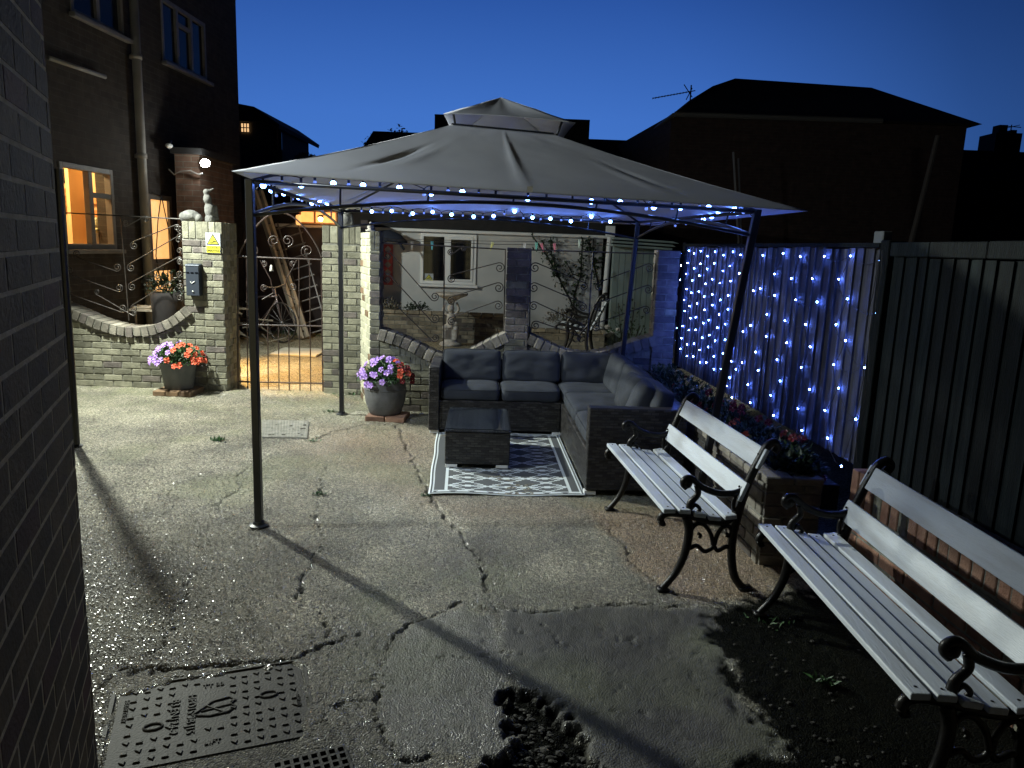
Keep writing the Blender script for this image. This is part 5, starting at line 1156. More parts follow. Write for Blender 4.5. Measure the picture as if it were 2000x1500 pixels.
# slatted chair beyond the wall
far = Vector(at(1165, 690, 9.6)); far.z = 0
c0 = gnd(1120, 700); yc = 9.9
r = empty('slatted_chair', (at(1150, 660, yc).x-.22, yc, 0), R_(-12)); tag(r, 'white slatted garden chair with black iron ends, seen through the right railing panel', 'chair')
for x in (-.02, .50):
    m = MB(); iron_frame(m, 0, half=.02); o = m.build('end_frame', M_IRON, r, smooth=True); o.location = (0, 0, 0)
    o.matrix_basis = Matrix.Translation((-.18, x, .20)) @ rotz(0) @ Matrix(((0, 1.12, 0, 0), (1, 0, 0, 0), (0, 0, 1.12, 0), (0, 0, 0, 1)))
for i in range(6):
    m = MB(); m.box((0, 0, 0), (.02, .52, .052), T((.245+.034*i, .24, .62+.068*i-.0)) @ RY(R_(26))); m.build('back_slat', M_SLATPAINT, r, bevel=.003)
for i in range(5): m = MB(); m.box((0, 0, 0), (.055, .52, .02), T((-.18+.08*i, .24, .64-.02*i))); m.build('seat_slat', M_SLATPAINT, r, bevel=.003)

# ------------------------------------------------------------------ behind the gate: ladders, bicycle, junk, end wall
m = MB(); m.span(-6.0, -2.6, 13.25, 13.4, 0, 2.25); m.span(-2.62, -2.5, 12.6, 13.4, 0, 2.0)
tag(m.build('boundary_wall', mat('dark_boundary', (.045, .035, .038), (.07, .055, .055), .9, ns=3)), 'dark wall closing the back yard behind the ladders', 'wall')
def ladder(base, top, wd, label, mt, n=11, rail=.028, holes=True):
    b = Vector(base); t_ = Vector(top); ax = (t_-b); L = ax.length; ax.normalize(); sd = ax.cross(Vector((0, 1, 0))).normalized(); sd = (sd*.42+Vector((0, -1, 0))*.5).normalized() if holes else sd
    r = tag(empty('ladder', tuple(b)), label, 'ladder'); 
    for s in (-1, 1):
        m = MB(); o_ = sd*s*wd/2; m.tube([o_, o_+ax*L], rail, 4, nrm=sd, flat=2.0); m.build('rail', mt, r)
    for i in range(n):
        m = MB(); c = ax*L*(i+.5)/n; m.tube([c-sd*wd/2*1.25, c+sd*wd/2*1.25], .014, 6); m.build('rung', M_RAIL if holes else mt, r)
M_LAD = mat('ladder_wood', (.42, .36, .28), (.55, .48, .38), .7, ns=5); M_ALU = mat('ladder_metal', (.25, .24, .24), None, .45, .5)
lb = at(594, 630, 12.3); lt = at(503, 372, 12.9); ladder((lb.x, 12.3, 0.02), lt, .11, 'pale wooden extension ladder leaning behind the gate, the nearer one', M_LAD, rail=.034)
lb = at(612, 628, 12.6); lt = at(560, 430, 13.1); ladder((lb.x+.1, 12.6, 0.02), lt, .34, 'thin metal ladder leaning behind the wooden ladder', M_ALU, holes=False, rail=.013)
# bicycle
def wheel(c, rr, par):
    m = MB(); m.tube([(c[0]+rr*math.cos(t), c[1], c[2]+rr*math.sin(t)) for t in [2*math.pi*i/32 for i in range(33)]], .016, 6, cap=False); o = m.build('wheel', M_RAIL, par, smooth=True)
    m = MB()
    for i in range(16): t = math.pi*i/8; m.tube([(c[0], c[1], c[2]), (c[0]+rr*math.cos(t), c[1], c[2]+rr*math.sin(t))], .0025, 4)
    m.ball(c, .025, 8); m.build('spokes', M_ALU, o)
bk = tag(empty('bicycle', (at(520, 640, 11.9).x, 11.9, 0), -.5), 'old bicycle leaning among garden junk behind the gate', 'bicycle')
wheel((.35, 0, .33), .31, bk); wheel((-.62, 0, .33), .31, bk)
m = MB(); 
for a, b in (((-.62, 0, .33), (-.15, 0, .30)), ((-.15, 0, .30), (-.28, 0, .78)), ((-.25, 0, .70), (.22, 0, .74)), ((-.15, 0, .30), (.25, 0, .66)), ((-.62, 0, .33), (-.26, 0, .72)), ((.35, 0, .33), (.20, 0, .86))): m.tube([a, b], .015, 8)
m.build('frame', mat('bike_paint', (.25, .2, .2), None, .3, .5), bk, smooth=True)
m = MB(); m.tube([(.20, -.25, .93), (.17, -.1, .88), (.20, 0, .88), (.17, .1, .88), (.20, .25, .93)], .012, 8); m.build('handlebar', M_ALU, bk, smooth=True)
m = MB(); m.ball((-.28, 0, .82), .09, 10, sc_=(1.4, .7, .35)); m.build('saddle', M_IRON, bk, smooth=True)
rd = random.Random(19); m = MB()
for i in range(18):
    p = Vector((rd.uniform(-.5, .45), rd.uniform(-.25, .25), rd.uniform(.05, .75))); q = p+Vector((rd.uniform(.1, .4)*rd.choice((-1, 1)), rd.uniform(-.1, .1), rd.uniform(-.25, .2))); m.tint = rd.random(); m.tube([p, q], rd.uniform(.006, .018), 5)
o = m.build('scrap_heap', mat('scrap_sticks', (.10, .085, .065), (.22, .19, .14), .7, ns=9, tint=.6)); o.location = (at(478, 640, 11.2).x, 11.2, 0); tag(o, 'heap of sticks and scrap piled left of the bicycle behind the gate', 'scrap', kind='stuff')
a = gnd(555, 682); b = gnd(618, 698); m = MB(); m.span(a.x, b.x, b.y, a.y, .0, .03); tag(m.build('yard_cover', mat('pale_slab', (.36, .34, .28), (.45, .43, .36), .9, ns=6), bevel=.006), 'pale inspection cover set in the warm lit yard behind the gate', 'cover')
# moss / grass tufts in the rear yard and weeds in cracks
def weed(px, py, n, l, label, y=None, spread=.06, cat='weed'):
    p = gnd(px, py) if y is None else at(px, py, y); rd = random.Random(px*7+py); m = MB()
    for i in range(n): v = rdir(rd); v.z = abs(v.z)*.8+.15; m.tint = rd.random(); leaf(m, Vector((rd.gauss(0, spread), rd.gauss(0, spread*.6), .0)), v, rd.uniform(.5, 1)*l, l*.16)
    o = m.build('weeds' if 'clump' in label else ('grass' if cat == 'grass' else 'weed'), M_LEAF); o.location = p; tag(o, label, cat, kind='stuff' if n > 50 else None)
weed(425, 862, 26, .06, 'small green weed in the concrete left of the nearest gazebo post', spread=.03)
weed(625, 966, 20, .045, 'tiny weed in the crack right of the nearest gazebo post', spread=.025)
weed(608, 862, 22, .04, 'small weed at the lower right corner of the metal drain cover', spread=.04)
weed(690, 770, 60, .07, 'clump of dark weeds between the gate side gazebo post and the barrel pot', spread=.08)
weed(648, 805, 22, .05, 'small weeds beside the gate side gazebo post foot', spread=.04)
weed(1608, 1333, 34, .05, 'bright green weed growing in the dark soil under the nearer bench', spread=.025)
weed(832, 970, 16, .04, 'tiny weed at the near left corner of the rug', spread=.02)
weed(570, 652, 160, .07, 'strip of grass in the warm lit yard behind the gate', spread=.30, cat='grass')
weed(1500, 1215, 20, .04, 'thin pale weed near the front foot of the nearer bench', spread=.05)
# pebbles in the dark soil patches
rd = random.Random(23); m = MB()
for i in range(130):
    px, py = rd.uniform(1400, 1800), rd.uniform(1190, 1500)
    if px < 1400+(py-1190)*.45: continue
    p = gnd(px, py); m.tint = rd.random(); m.ball((p.x, p.y, -.004), rd.uniform(.003, .009), 6, sc_=(1.3, 1, .6))
for i in range(300):
    px, py = rd.uniform(985, 1170), rd.uniform(1355, 1500)
    if py < 1355+(px-1010)*.8: continue
    p = gnd(px, py); m.tint = rd.random(); rk = rd.uniform(.003, .012)*(1.7 if rd.random() < .12 else 1); m.ball((p.x, p.y, -.035), rk, 5, sc_=(rd.uniform(.8, 1.7), rd.uniform(.7, 1.2), rd.uniform(.4, .8)))
tag(m.build('pebbles', mat('pebble_stone', (.022, .021, .018), (.07, .066, .056), .85, ns=60, bump=.6, bs=90, tint=.6)), 'loose pebbles and crumbs in the dark soil patches', 'pebbles', kind='stuff')

# ------------------------------------------------------------------ covers in the concrete
a, b, c, d = gnd(236, 1346), gnd(585, 1290), gnd(608, 1437), gnd(214, 1500)
ux = (b-a); Wd = ux.length; ux.normalize(); uy = Vector((ux.y, -ux.x, 0)); Hd = 0.5*((d-a).length+(c-b).length)
Mm = Matrix(((ux.x, -uy.x, 0, a.x+uy.x*Hd), (ux.y, -uy.y, 0, a.y+uy.y*Hd), (0, 0, 1, -.008), (0, 0, 0, 1)))
r = empty('manhole_cover'); r.matrix_world = Mm; tag(r, 'rectangular cast iron manhole cover with raised triangle studs at the lower left of the yard', 'manhole cover')
M_CAST = mat('cast_iron_cover', (.013, .012, .011), (.028, .025, .022), .6, .0, ns=12, bump=.3, bs=120, spec=.28)
m = MB()
for q in ((-.03, -.012, -.02, Hd+.02), (Wd+.008, Wd+.022, -.02, Hd+.03), (-.012, Wd+.008, Hd+.006, Hd+.018)): m.span(q[0], q[1], q[2], q[3], -.02, .006)
m.build('frame', M_CAST, r, bevel=.002)
m = MB(); m.span(0, Wd, 0, Hd, -.02, .0); cols = 14; rows = 9
for i in range(cols):
    for j in range(rows):
        x = .05+(Wd-.09)*i/(cols-1); y = .035+(Hd-.07)*j/(rows-1); fx, fy = x/Wd, y/Hd
        if (abs(fx-.5) < .09 and abs(fy-.56) < .20) or (abs(fx-.20) < .06 and abs(fy-.44) < .14) or (abs(fx-.80) < .05 and abs(fy-.6) < .14) or (.28 < fx < .42 and .25 < fy < .82 ) or (abs(fx-.5) < .07 and (fy > .8 or fy < .24)): continue
        s = .012; sg = 1 if (i+j) % 2 else -1; m.hexa([(x-s, y-s*.7*sg, 0), (x+s, y-s*.7*sg, 0), (x+s*.6, y+s*.8*sg, 0)], [(x-s*.7, y-s*.5*sg, .005), (x+s*.7, y-s*.5*sg, .005), (x+s*.45, y+s*.55*sg, .005)])
m.build('plate', M_CAST, r)
def ctext(tx, x, y, s, rot=90):
    o = textmesh(tx, s, M_CAST, ext=.002); o.parent = r; o.location = (x, y, .0022); o.rotation_euler = (0, 0, R_(rot))
ctext('B3 EN124-2', .30*Wd, .52*Hd, .042, -90); ctext('HPD15 9B J15', .385*Wd, .52*Hd, .040, -90); ctext('TT 33', .50*Wd, .86*Hd, .03, 0); ctext('LIFT', .50*Wd, .13*Hd, .03, 0); ctext('HEAVY DUTY', .045*Wd, .7*Hd, .022, -90); ctext('SEALED', .955*Wd, .45*Hd, .022, -90)
m = MB(); cx, cy = .5*Wd, .56*Hd   # heart-shaped kite mark
kp = [(cx-.07, cy-.03), (cx-.01, cy-.05), (cx+.05, cy-.045), (cx+.075, cy-.02), (cx+.06, cy+.0), (cx+.075, cy+.02), (cx+.055, cy+.045), (cx+.0, cy+.035), (cx-.07, cy-.03)]
m.tube([(p[0], p[1], .002) for p in kp], .004, 6); m.tube([(cx-.04, cy-.015, .002), (cx+.06, cy+.0, .002)], .003, 6); m.tube([(cx-.02, cy+.012, .002), (cx+.03, cy-.035, .002)], .003, 6)
for q in ((.20, .44), (.80, .6)): m.tube([(q[0]*Wd+.030*math.cos(t), q[1]*Hd+.018*math.sin(t), .002) for t in [2*math.pi*i/20 for i in range(21)]], .004, 6, cap=False)
m.build('emblem', M_CAST, r)
a, b, d = gnd(512, 822), gnd(603, 824), gnd(512, 856); c = gnd(600, 857)
m = MB(); m.hexa([(p.x, p.y, -.01) for p in (d, c, b, a)], [(p.x, p.y, .012) for p in (d, c, b, a)])
for i in range(16):
    for j in range(12): s, t = (i+.5)/16, (j+.5)/12; p = d.lerp(c, s).lerp(a.lerp(b, s), t); m.box((p.x, p.y, .0135), (.012, .02, .003))
r = m.build('drain_cover', mat('pale_steel', (.16, .16, .14), (.26, .255, .225), .6, .1, ns=18, bump=.2, bs=60)); tag(r, 'pale square chequered drain cover set in the yard right of the nearest gazebo post', 'drain cover')
rd = random.Random(4); m = MB()
for i in range(16):
    s, t = rd.random(), rd.random(); p = d.lerp(c, s).lerp(a.lerp(b, s), t*.8+.05); m.ball((p.x, p.y, .014), rd.uniform(.006, .014), 6, sc_=(1.5, 1, .35))
tag(m.build('dead_leaves', M_SOIL), 'few dark dead leaves lying on the pale drain cover', 'leaves', kind='stuff')
a, b = gnd(532, 1497), gnd(672, 1462); ux = (b-a).normalized(); uy = Vector((ux.y, -ux.x, 0)); Lg = (b-a).length
m = MB(); Mg = Matrix(((ux.x, uy.x, 0, a.x), (ux.y, uy.y, 0, a.y), (0, 0, 1, .0), (0, 0, 0, 1)))
for i in range(9): m.span(Lg*i/8-.005, Lg*i/8+.005, 0, .16, -.004, .014, Mg)
for j in range(6): m.span(0, Lg, .032*j-.005, .032*j+.005, -.003, .013, Mg)
o = m.build('drain_grate', M_CAST); tag(o, 'black square mesh drain grate at the bottom edge beside the manhole cover', 'drain grate')

# ------------------------------------------------------------------ house on the left with lit kitchen window
FA = Vector((-5.13, 6.5, 0)); fa = R_(3.0); ex = Vector((math.sin(fa), math.cos(fa), 0)); ey = Vector((-ex.y, ex.x, 0))   # local x away along the facade, -y towards the yard
Mh = Matrix(((ex.x, ey.x, 0, FA.x), (ex.y, ey.y, 0, FA.y), (0, 0, 1, 0), (0, 0, 0, 1))); nf = -ey
def fl(px, py):  # pixel -> facade coordinates
    p = onpl(px, py, FA, nf); d = p-FA; return d.dot(ex), p.z
M_HB = brickmat('house_brick', (.028, .023, .021), (.045, .036, .032), (.05, .048, .045), bump=.6)
hs = empty('brick_house'); hs.matrix_world = Mh; tag(hs, 'tall dark brick house on the left with a warm lit kitchen window and glazed door', 'house')
def rect(pxs):
    c = [fl(*p) for p in pxs]; xs = sorted(q[0] for q in c); zs = sorted(q[1] for q in c)
    return (xs[0]+xs[1])/2, (xs[2]+xs[3])/2, (zs[0]+zs[1])/2, (zs[2]+zs[3])/2
K1 = rect([(115, 316), (219, 331), (227, 487), (124, 486)]); DR = rect([(290, 378), (336, 384), (342, 600), (296, 600)]); DR = (DR[0], DR[1], .0, DR[3])
U1 = rect([(311, -8), (400, 45), (403, 158), (318, 122)]); U2 = rect([(130, -60), (238, -20), (240, 75), (140, 24)])
XE = fl(466, 200)[0]; HT = fl(455, -40)[1]
def wall_with_holes(m, x0, x1, z0, z1, holes, y0, y1):
    xs = sorted(set([x0, x1]+[h[0] for h in holes]+[h[1] for h in holes])); zs = sorted(set([z0, z1]+[h[2] for h in holes]+[h[3] for h in holes]))
    for i in range(len(xs)-1):
        for j in range(len(zs)-1):
            cx, cz = (xs[i]+xs[i+1])/2, (zs[j]+zs[j+1])/2
            if any(h[0] < cx < h[1] and h[2] < cz < h[3] for h in holes): continue
            m.span(xs[i], xs[i+1], y0, y1, zs[j], zs[j+1])
m = MB(); wall_with_holes(m, -2.5, XE, 0, HT, [K1, DR, U1, U2], 0, .22); m.build('wall', M_HB, hs)
m = MB(); m.span(XE-.22, XE, .222, 6, 0, HT); m.span(-2.5, XE-.22, 5.8, 6, 0, HT); m.build('rear_wall', M_BLACKWALL, hs)
m = MB(); m.hexa([(-2.7, -.22, HT), (XE+.05, -.22, HT), (XE+.05, 6.2, HT), (-2.7, 6.2, HT)], [(-2.7, -.05, HT+.14), (XE+.0, -.05, HT+.14), (XE+.0, 6, HT+.14), (-2.7, 6, HT+.14)]); m.hexa([(-2.7, -.04, HT+.145), (XE-.02, -.04, HT+.145), (XE-.02, 6, HT+.145), (-2.7, 6, HT+.145)], [(-2.7, 2.6, HT+2.2), (XE-2.6, 2.6, HT+2.2), (XE-2.6, 3.4, HT+2.2), (-2.7, 3.4, HT+2.2)]); m.build('roof', M_ROOF, hs)
M_FRAME = mat('window_frame', (.13, .125, .12), (.18, .17, .165), .5, ns=6); M_LITWALL = mat('kitchen_wall', (.62, .42, .22), (.75, .52, .28), .7, ns=2)
def window(h, mull, name='window', trans=(), glass=M_GLASSD, fw=.055, mt=M_FRAME, depth=.0):
    x0, x1, z0, z1 = h; m = MB()
    for q in ((x0, x0+fw, z0, z1), (x1-fw, x1, z0, z1), (x0+fw, x1-fw, z0, z0+fw), (x0+fw, x1-fw, z1-fw, z1)): m.span(q[0], q[1], -.012+depth, .07+depth, q[2], q[3])
    for q in mull: m.span(x0+(x1-x0)*q-fw*.6, x0+(x1-x0)*q+fw*.6, -.008+depth, .066+depth, z0+fw, z1-fw)
    for q in trans: m.span(x0+(x1-x0)*q[0]+fw*.6, x0+(x1-x0)*q[1]-fw*.6, -.006+depth, .064+depth, z0+(z1-z0)*q[2]-fw*.5, z0+(z1-z0)*q[2]+fw*.5)
    o = m.build(name, mt, hs, bevel=.004)
    if glass is not None: g = MB(); g.span(x0+fw, x1-fw, .03, .036, z0+fw, z1-fw); g.build('pane', glass, o)
    m = MB(); m.span(x0-.06, x1+.06, -.09, -.014, z0-.05, z0-.004); m.build('sill', mt, o, bevel=.004)
    return o
M_UPG = mat('night_glass', (.012, .015, .022), None, .12, spec=.25)
window(U1, (.34, .66), glass=M_UPG, trans=((.34, .66, .72),)); window(U2, (.5,), glass=M_UPG)
window(K1, (.55,), glass=None, trans=((.55, 1.05, .66),), fw=.06)
# kitchen room
x0, x1, z0, z1 = K1; rx0, rx1 = x0-1.2, x1+1.0
def inroom(px, py, depth):  # point on a plane parallel to the facade inside the room
    p = onpl(px, py, FA-nf*depth, nf); d = p-FA; return Vector((d.dot(ex), depth, p.z))
def endwall(px, py, off=0):  # point on the end wall of the kitchen, (depth, z)
    p = onpl(px, py, FA+ex*(rx1-off), ex); d = p-FA; return d.dot(ey), p.z
m = MB(); m.span(rx0, rx1, 2.0, 2.05, .3, 3.1); m.span(rx1, rx1+.05, .23, 2.05, .3, 3.1); m.span(rx0-.05, rx0, .23, 2.05, .3, 3.1); m.span(rx0, rx1, .23, 2.0, 3.05, 3.1); m.span(rx0, rx1, .23, 2.0, .3, .35); m.build('kitchen_room', M_LITWALL, hs)
M_CUP = mat('kitchen_units', (.40, .17, .06), (.55, .25, .09), .5, ns=4)
m = MB()
def slab(pa_, pb_, t0, t1):
    a_, b_ = endwall(*pa_), endwall(*pb_); m.span(rx1-t1, rx1-t0, min(a_[0], b_[0]), max(a_[0], b_[0]), min(a_[1], b_[1]), max(a_[1], b_[1]))
slab((146, 322), (163, 475), .002, .05); slab((176, 388), (213, 400), .002, .06); slab((178, 410), (213, 470), .002, .03)
for y_ in (368, 380, 392): slab((124, y_), (145, y_+3), .002, .10)
slab((126, 400), (145, 404), .002, .14)
m.build('kitchen_units', M_CUP, hs)
kk = empty('wall_clock'); kk.matrix_world = Mh; tag(kk, 'round cream wall clock seen through the top left pane of the kitchen window', 'clock')
cd, cz = endwall(135, 344); cr_ = abs(endwall(145, 344)[0]-cd)
CK = T((rx1-.004, cd, cz)) @ RY(R_(-90))
cr_ *= 1.35
m = MB(); m.lathe([(cr_*1.0, .0), (cr_*1.14, .0), (cr_*1.14, .03), (cr_*1.0, .036)], (0, 0, 0), 28, CK); m.build('clock_rim', M_IRON, kk)
m = MB(); m.lathe([(0, 0), (cr_, 0), (cr_, .025), (cr_*.88, .032), (0, .032)], (0, 0, 0), 28, CK); m.build('clock_face', mat('clock_cream', (.80, .74, .40), None, .4), kk)
m = MB()
for i in range(12): t = math.pi*i/6; m.box((cr_*.7*math.cos(t), cr_*.7*math.sin(t), .035), (.018, .018, .004), CK)
m.tube([CK @ Vector((0, 0, .036)), CK @ Vector((cr_*.4, cr_*.2, .036))], .006, 5); m.tube([CK @ Vector((0, 0, .036)), CK @ Vector((-cr_*.5, cr_*.1, .036))], .005, 5); m.build('clock_hands', M_SIGNK, kk)
# flowers and jars on the inner sill
p = inroom(190, 470, .30); vz = empty('flower_vase'); vz.matrix_world = Mh; tag(vz, 'vase of cream flowers on the kitchen window sill', 'vase'); m = MB(); m.lathe([(.04, z0+.05), (.055, z0+.12), (.035, z0+.18), (.045, z0+.2)], (p.x, .30, 0), 16); m.build('vase', M_UPVC, vz, smooth=True)
m = MB(); rd = random.Random(8)
for i in range(36): v = rdir(rd); m.ball((p.x+v.x*.12, .30+v.y*.07, z0+.28+v.z*.08), .025, 6)
m.build('blooms', mat('cream_bloom', (.8, .75, .45), None, .6), vz, smooth=True)
p = inroom(207, 470, .30); m = MB(); m.lathe([(.03, z0+.05), (.03, z0+.14), (.012, z0+.17), (.012, z0+.2)], (p.x+.02, .28, 0), 14); m.lathe([(.035, z0+.05), (.035, z0+.13), (.03, z0+.135)], (p.x+.12, .28, 0), 14); jr = m.build('sill_bottles', mat('bottle_glass', (.55, .6, .4), None, .2), smooth=True); jr.matrix_world = Mh; tag(jr, 'small bottle and jar beside the vase on the kitchen sill', 'bottles')
l = lamp('kitchen_ceiling_light', 'POINT', Mh @ Vector(((x0+x1)/2+.2, 1.0, 2.85)), 190, (1, .73, .35), size=.08)
# glazed door
x0, x1, z0, z1 = DR; M_DOORGL = mat('lit_door_glass', (.5, .32, .15), (.8, .5, .25), .35, ns=12, emit=(1.0, .50, .16), es=.0)
m = MB(); fw = .07
zr = fl(318, 517)[1]
for q in ((x0, x0+fw, .02, z1), (x1-fw, x1, .02, z1), (x0+fw, x1-fw, z1-fw, z1), (x0+fw, x1-fw, zr-.08, zr+.08), (x0+fw, x1-fw, .02, .75)): m.span(q[0], q[1], -.01, .06, q[2], q[3])
dr = m.build('door', M_FRAME, hs, bevel=.004); m = MB()
for z in (.9, zr+.02): m.tube([(x0+.03, -.05, z), (x0+.03, -.09, z+.0), (x0+.14, -.09, z)], .009, 6)
m.build('handle', M_ALU, dr)
m = MB(); m.span(x0+fw, x1-fw, .03, .036, .75, zr-.08); m.span(x0+fw, x1-fw, .03, .036, zr+.08, z1-fw)
PG = mat('frosted_lit_glass', (.9, .8, .6), (.75, .6, .4), .6, ns=25, emit=(1.0, .50, .16), es=1.1)
m.build('pane', PG, dr)
m = MB(); m.span(x0-.1, x1+.1, 1.0, 1.05, 0, z1+.3); m.build('hall_wall', M_LITWALL, hs)
# pipes
def fpipe(pts, r, label, mt=M_FRAME, off=.07, cat='pipe', br=True):
    m = MB(); P = [Vector((fl(*p)[0], -off, fl(*p)[1])) for p in pts]; m.tube(P, r, 12); o = m.build('drainpipe', mt, smooth=True); o.matrix_world = Mh; tag(o, label, cat)
M_PIPE = mat('grey_pipe', (.22, .21, .20), (.30, .29, .27), .5, ns=4)
xp = fl(262, 250)[0]; m = MB(); m.tube([(xp, -.08, .0), (xp, -.08, HT-.02)], .055, 14)
for z in (1.0, 2.6, 3.8): m.tube([(xp, -.08, z), (xp, -.08, z+.06)], .066, 14); m.span(xp-.03, xp+.03, -.03, 0.0, z, z+.05)
o = m.build('drainpipe', M_PIPE, smooth=True); o.matrix_world = Mh; tag(o, 'tall pale drainpipe running down the house between the kitchen window and the door', 'drainpipe')
fpipe([(84, 113), (194, 150)], .025, 'short pale waste pipe running level across the dark house wall', M_PIPE, cat='pipe')
m = MB(); m.tube([Vector((fl(*p)[0], -.03, fl(*p)[1])) for p in ((292, 375), (308, 382), (322, 378), (330, 365))], .008, 6); m.tube([Vector((fl(*p)[0], -.04, fl(*p)[1])) for p in ((309, 384), (303, 430), (299, 500), (310, 560))], .007, 6); m.tube([Vector((fl(*p)[0], -.04, fl(*p)[1])) for p in ((310, 384), (322, 440), (337, 495), (340, 560))], .007, 6)
o = m.build('cable', M_WIRE, smooth=True); o.matrix_world = Mh; tag(o, 'loose black cable hanging over the lit door', 'cable')
# dark round cushion / sack and tray on the inner ledge by the door
p = at(318, 590, 8.35); bush('dark_bush', (p.x, 8.45, 1.0), (.24, .2, .26), 420, M_LEAFD, 'dark rounded bush in front of the lower part of the lit door', 'bush', 91, l=.05, wd=.016)
m = MB(); p = at(318, 590, 8.35); m.lathe([(.12, 0), (.17, .9), (.18, 1.0), (.0, 1.0)], (p.x, 8.45, 0), 18); tag(m.build('tall_planter', M_BLACKWALL, smooth=True), 'tall dark planter under the rounded bush by the door', 'planter')
p = at(295, 605, 8.5); m = MB(); m.box((0, 0, 0), (.42, .26, .02)); rd = random.Random(31)
for i in range(14): m.tube([(rd.uniform(-.18, .18), rd.uniform(-.1, .1), .02), (rd.uniform(-.2, .2), rd.uniform(-.12, .12), .035)], .012, 6)
for x_ in (-.18, .18): m.tube([(x_, 0, -.0), (x_, 0, -p.z)], .012, 6)
o = m.build('garden_table', M_LAD); o.location = (p.x, 8.5, p.z); tag(o, 'small table top strewn with sticks behind the curved left wall', 'table')
# ------------------------------------------------------------------ porch corner with floodlight
px0 = at(345, 400, 10.35).x; px1 = at(392, 400, 10.35).x; M_PB = brickmat('porch_brick', (.12, .07, .05), (.17, .10, .07), (.16, .15, .13), bump=.6)
pr = tag(empty('brick_porch', (px0, 10.35, 0)), 'narrow brick porch corner carrying the bright floodlight', 'porch'); m = MB(); m.span(0, px1-px0, 0, 1.2, 0, 2.72); m.build('wall', M_PB, pr)
m = MB(); m.span(-.03, px1-px0+.06, -.06, 1.25, 2.722, 2.80); m.build('roof', M_ROOF, pr)
m = MB(); r = tag(empty('floodlight', L1), 'small lit floodlight on the porch corner above the gate pier, shining very brightly', 'floodlight')
m.box((0, .05, .0), (.12, .06, .09)); m.tube([(0, .08, 0), (-.06, .14, 0)], .012, 6); m.build('housing', M_FRAME, r, bevel=.01)
m = MB(); m.ball((0.02, -.012, 0), .058, 12, sc_=(1.1, .6, .9)); m.build('lens', mat('flood_lens', (1, 1, 1), None, .3, emit=(.95, 1, .95), es=130), r, smooth=True)
lamp('floodlight_beam', 'SPOT', (L1[0]+.08, L1[1]-.10, L1[2]-.02), W_VIS, (.92, 1, .92), aim=(.2, 9.6, .4), size=.05, cone=165, blend=.5)
m = MB(); m.tube([at(p_[0], p_[1], 10.3) for p_ in ((330, 331), (340, 341), (352, 335), (372, 333), (388, 341), (396, 338))], .010, 6); tag(m.build('cable', M_PIPE, smooth=True), 'pale loose cable running to the floodlight', 'cable')
# security camera under floodlight left
m = MB(); q = at(332, 285, 10.3); m.tube([(q.x, 10.3, q.z), (q.x-.12, 10.6, q.z+.1)], .015, 6); m.ball((q.x, 10.28, q.z), .045, 10, sc_=(1, 1.5, .8)); tag(m.build('security_camera', M_WHITE, smooth=True), 'small pale security camera on the dark wall up left of the floodlight', 'camera')
# floodlights that are out of frame on the left
for loc, aim, lab in ((L2, (-1.0, 4.6, 0), 'floodlight high on the house wall beyond the left edge of the view'), (L3, (1, 4.9, 0), 'floodlight on a post beyond the left edge of the view')):
    r = empty('floodlight', loc); d = Vector(aim)-Vector(loc); r.rotation_euler = d.to_track_quat('Y', 'Z').to_euler(); tag(r, lab, 'floodlight')
    m = MB(); m.box((0, -.10, 0), (.2, .07, .15)); m.build('housing', M_IRON, r, bevel=.01)
m = MB(); m.tube([(L3[0]-.1, L3[1]-.0, 0), (L3[0]-.1, L3[1], L3[2]+.05)], .03, 8); tag(m.build('lamp_post', M_IRON), 'thin post carrying the floodlight beyond the left edge', 'post')

# ------------------------------------------------------------------ warm lit outhouse window / lamp behind the gate
yo = 13.0; a = at(588, 413, yo); b = at(656, 436, yo); r = tag(empty('lit_awning_window', ((a.x+b.x)/2, yo, b.z)), 'long low orange lit window glowing above the back yard, left of the gazebo post', 'window')
wd = (b.x-a.x); hh = a.z-b.z; m = MB(); m.span(-wd/2, wd/2, 0, .02, 0, hh); m.build('pane', mat('orange_lit_pane', (.6, .3, .12), (.9, .6, .3), .5, ns=5, emit=(1, .40, .10), es=1.5), r)
m = MB()
for q in ((-wd/2-.03, -wd/2, -.02, hh+.02), (wd/2, wd/2+.03, -.02, hh+.02), (-wd/2, wd/2, -.03, 0), (-wd/2, wd/2, hh, hh+.03), (-wd*.1-.015, -wd*.1+.015, 0, hh)): m.span(q[0], q[1], -.03, .0, q[2], q[3])
m.build('frame', M_CUP, r)
lp = at(626, 428, 12.7); r = tag(empty('wall_lamp', tuple(lp)), 'small warm wall lamp under the orange lit window', 'lamp'); m = MB(); m.ball((0, 0, 0), .04, 12); m.build('bulb', mat('warm_lamp', (1, .8, .5), None, .3, emit=(1, .62, .25), es=40), r, smooth=True); m = MB(); m.lathe([(.0, .07), (.03, .065), (.06, .03)], (0, 0, 0), 16); m.tube([(0, 0, .06), (0, .3, .08)], .01, 6); m.build('shade', M_IRON, r)
lamp('wall_lamp_light', 'SPOT', (lp.x+.05, 12.55, lp.z+.05), W_YARD, (1, .60, .22), aim=(-2.6, 11.2, 0), size=.06, cone=120)
YL_ = (-3.62, 9.0, 1.62)
lamp('added_yard_light', 'SPOT', YL_, 620, (1, .58, .18), aim=(-2.75, 9.2, 0), size=.05, cone=92, blend=.5)  # unseen lamp added to make the warm pool on the yard ground
r = tag(empty('added_yard_lamp', YL_), 'added unseen warm lamp on a short post behind the left gate pier', 'lamp'); m = MB(); m.lathe([(.07, 0), (.07, .02), (.02, .07)], (0, 0, .03), 14); m.tube([(-.06, 0, .05), (-.09, 0, -.1), (-.09, 0, -1.6)], .018, 6); m.build('housing', M_IRON, r)
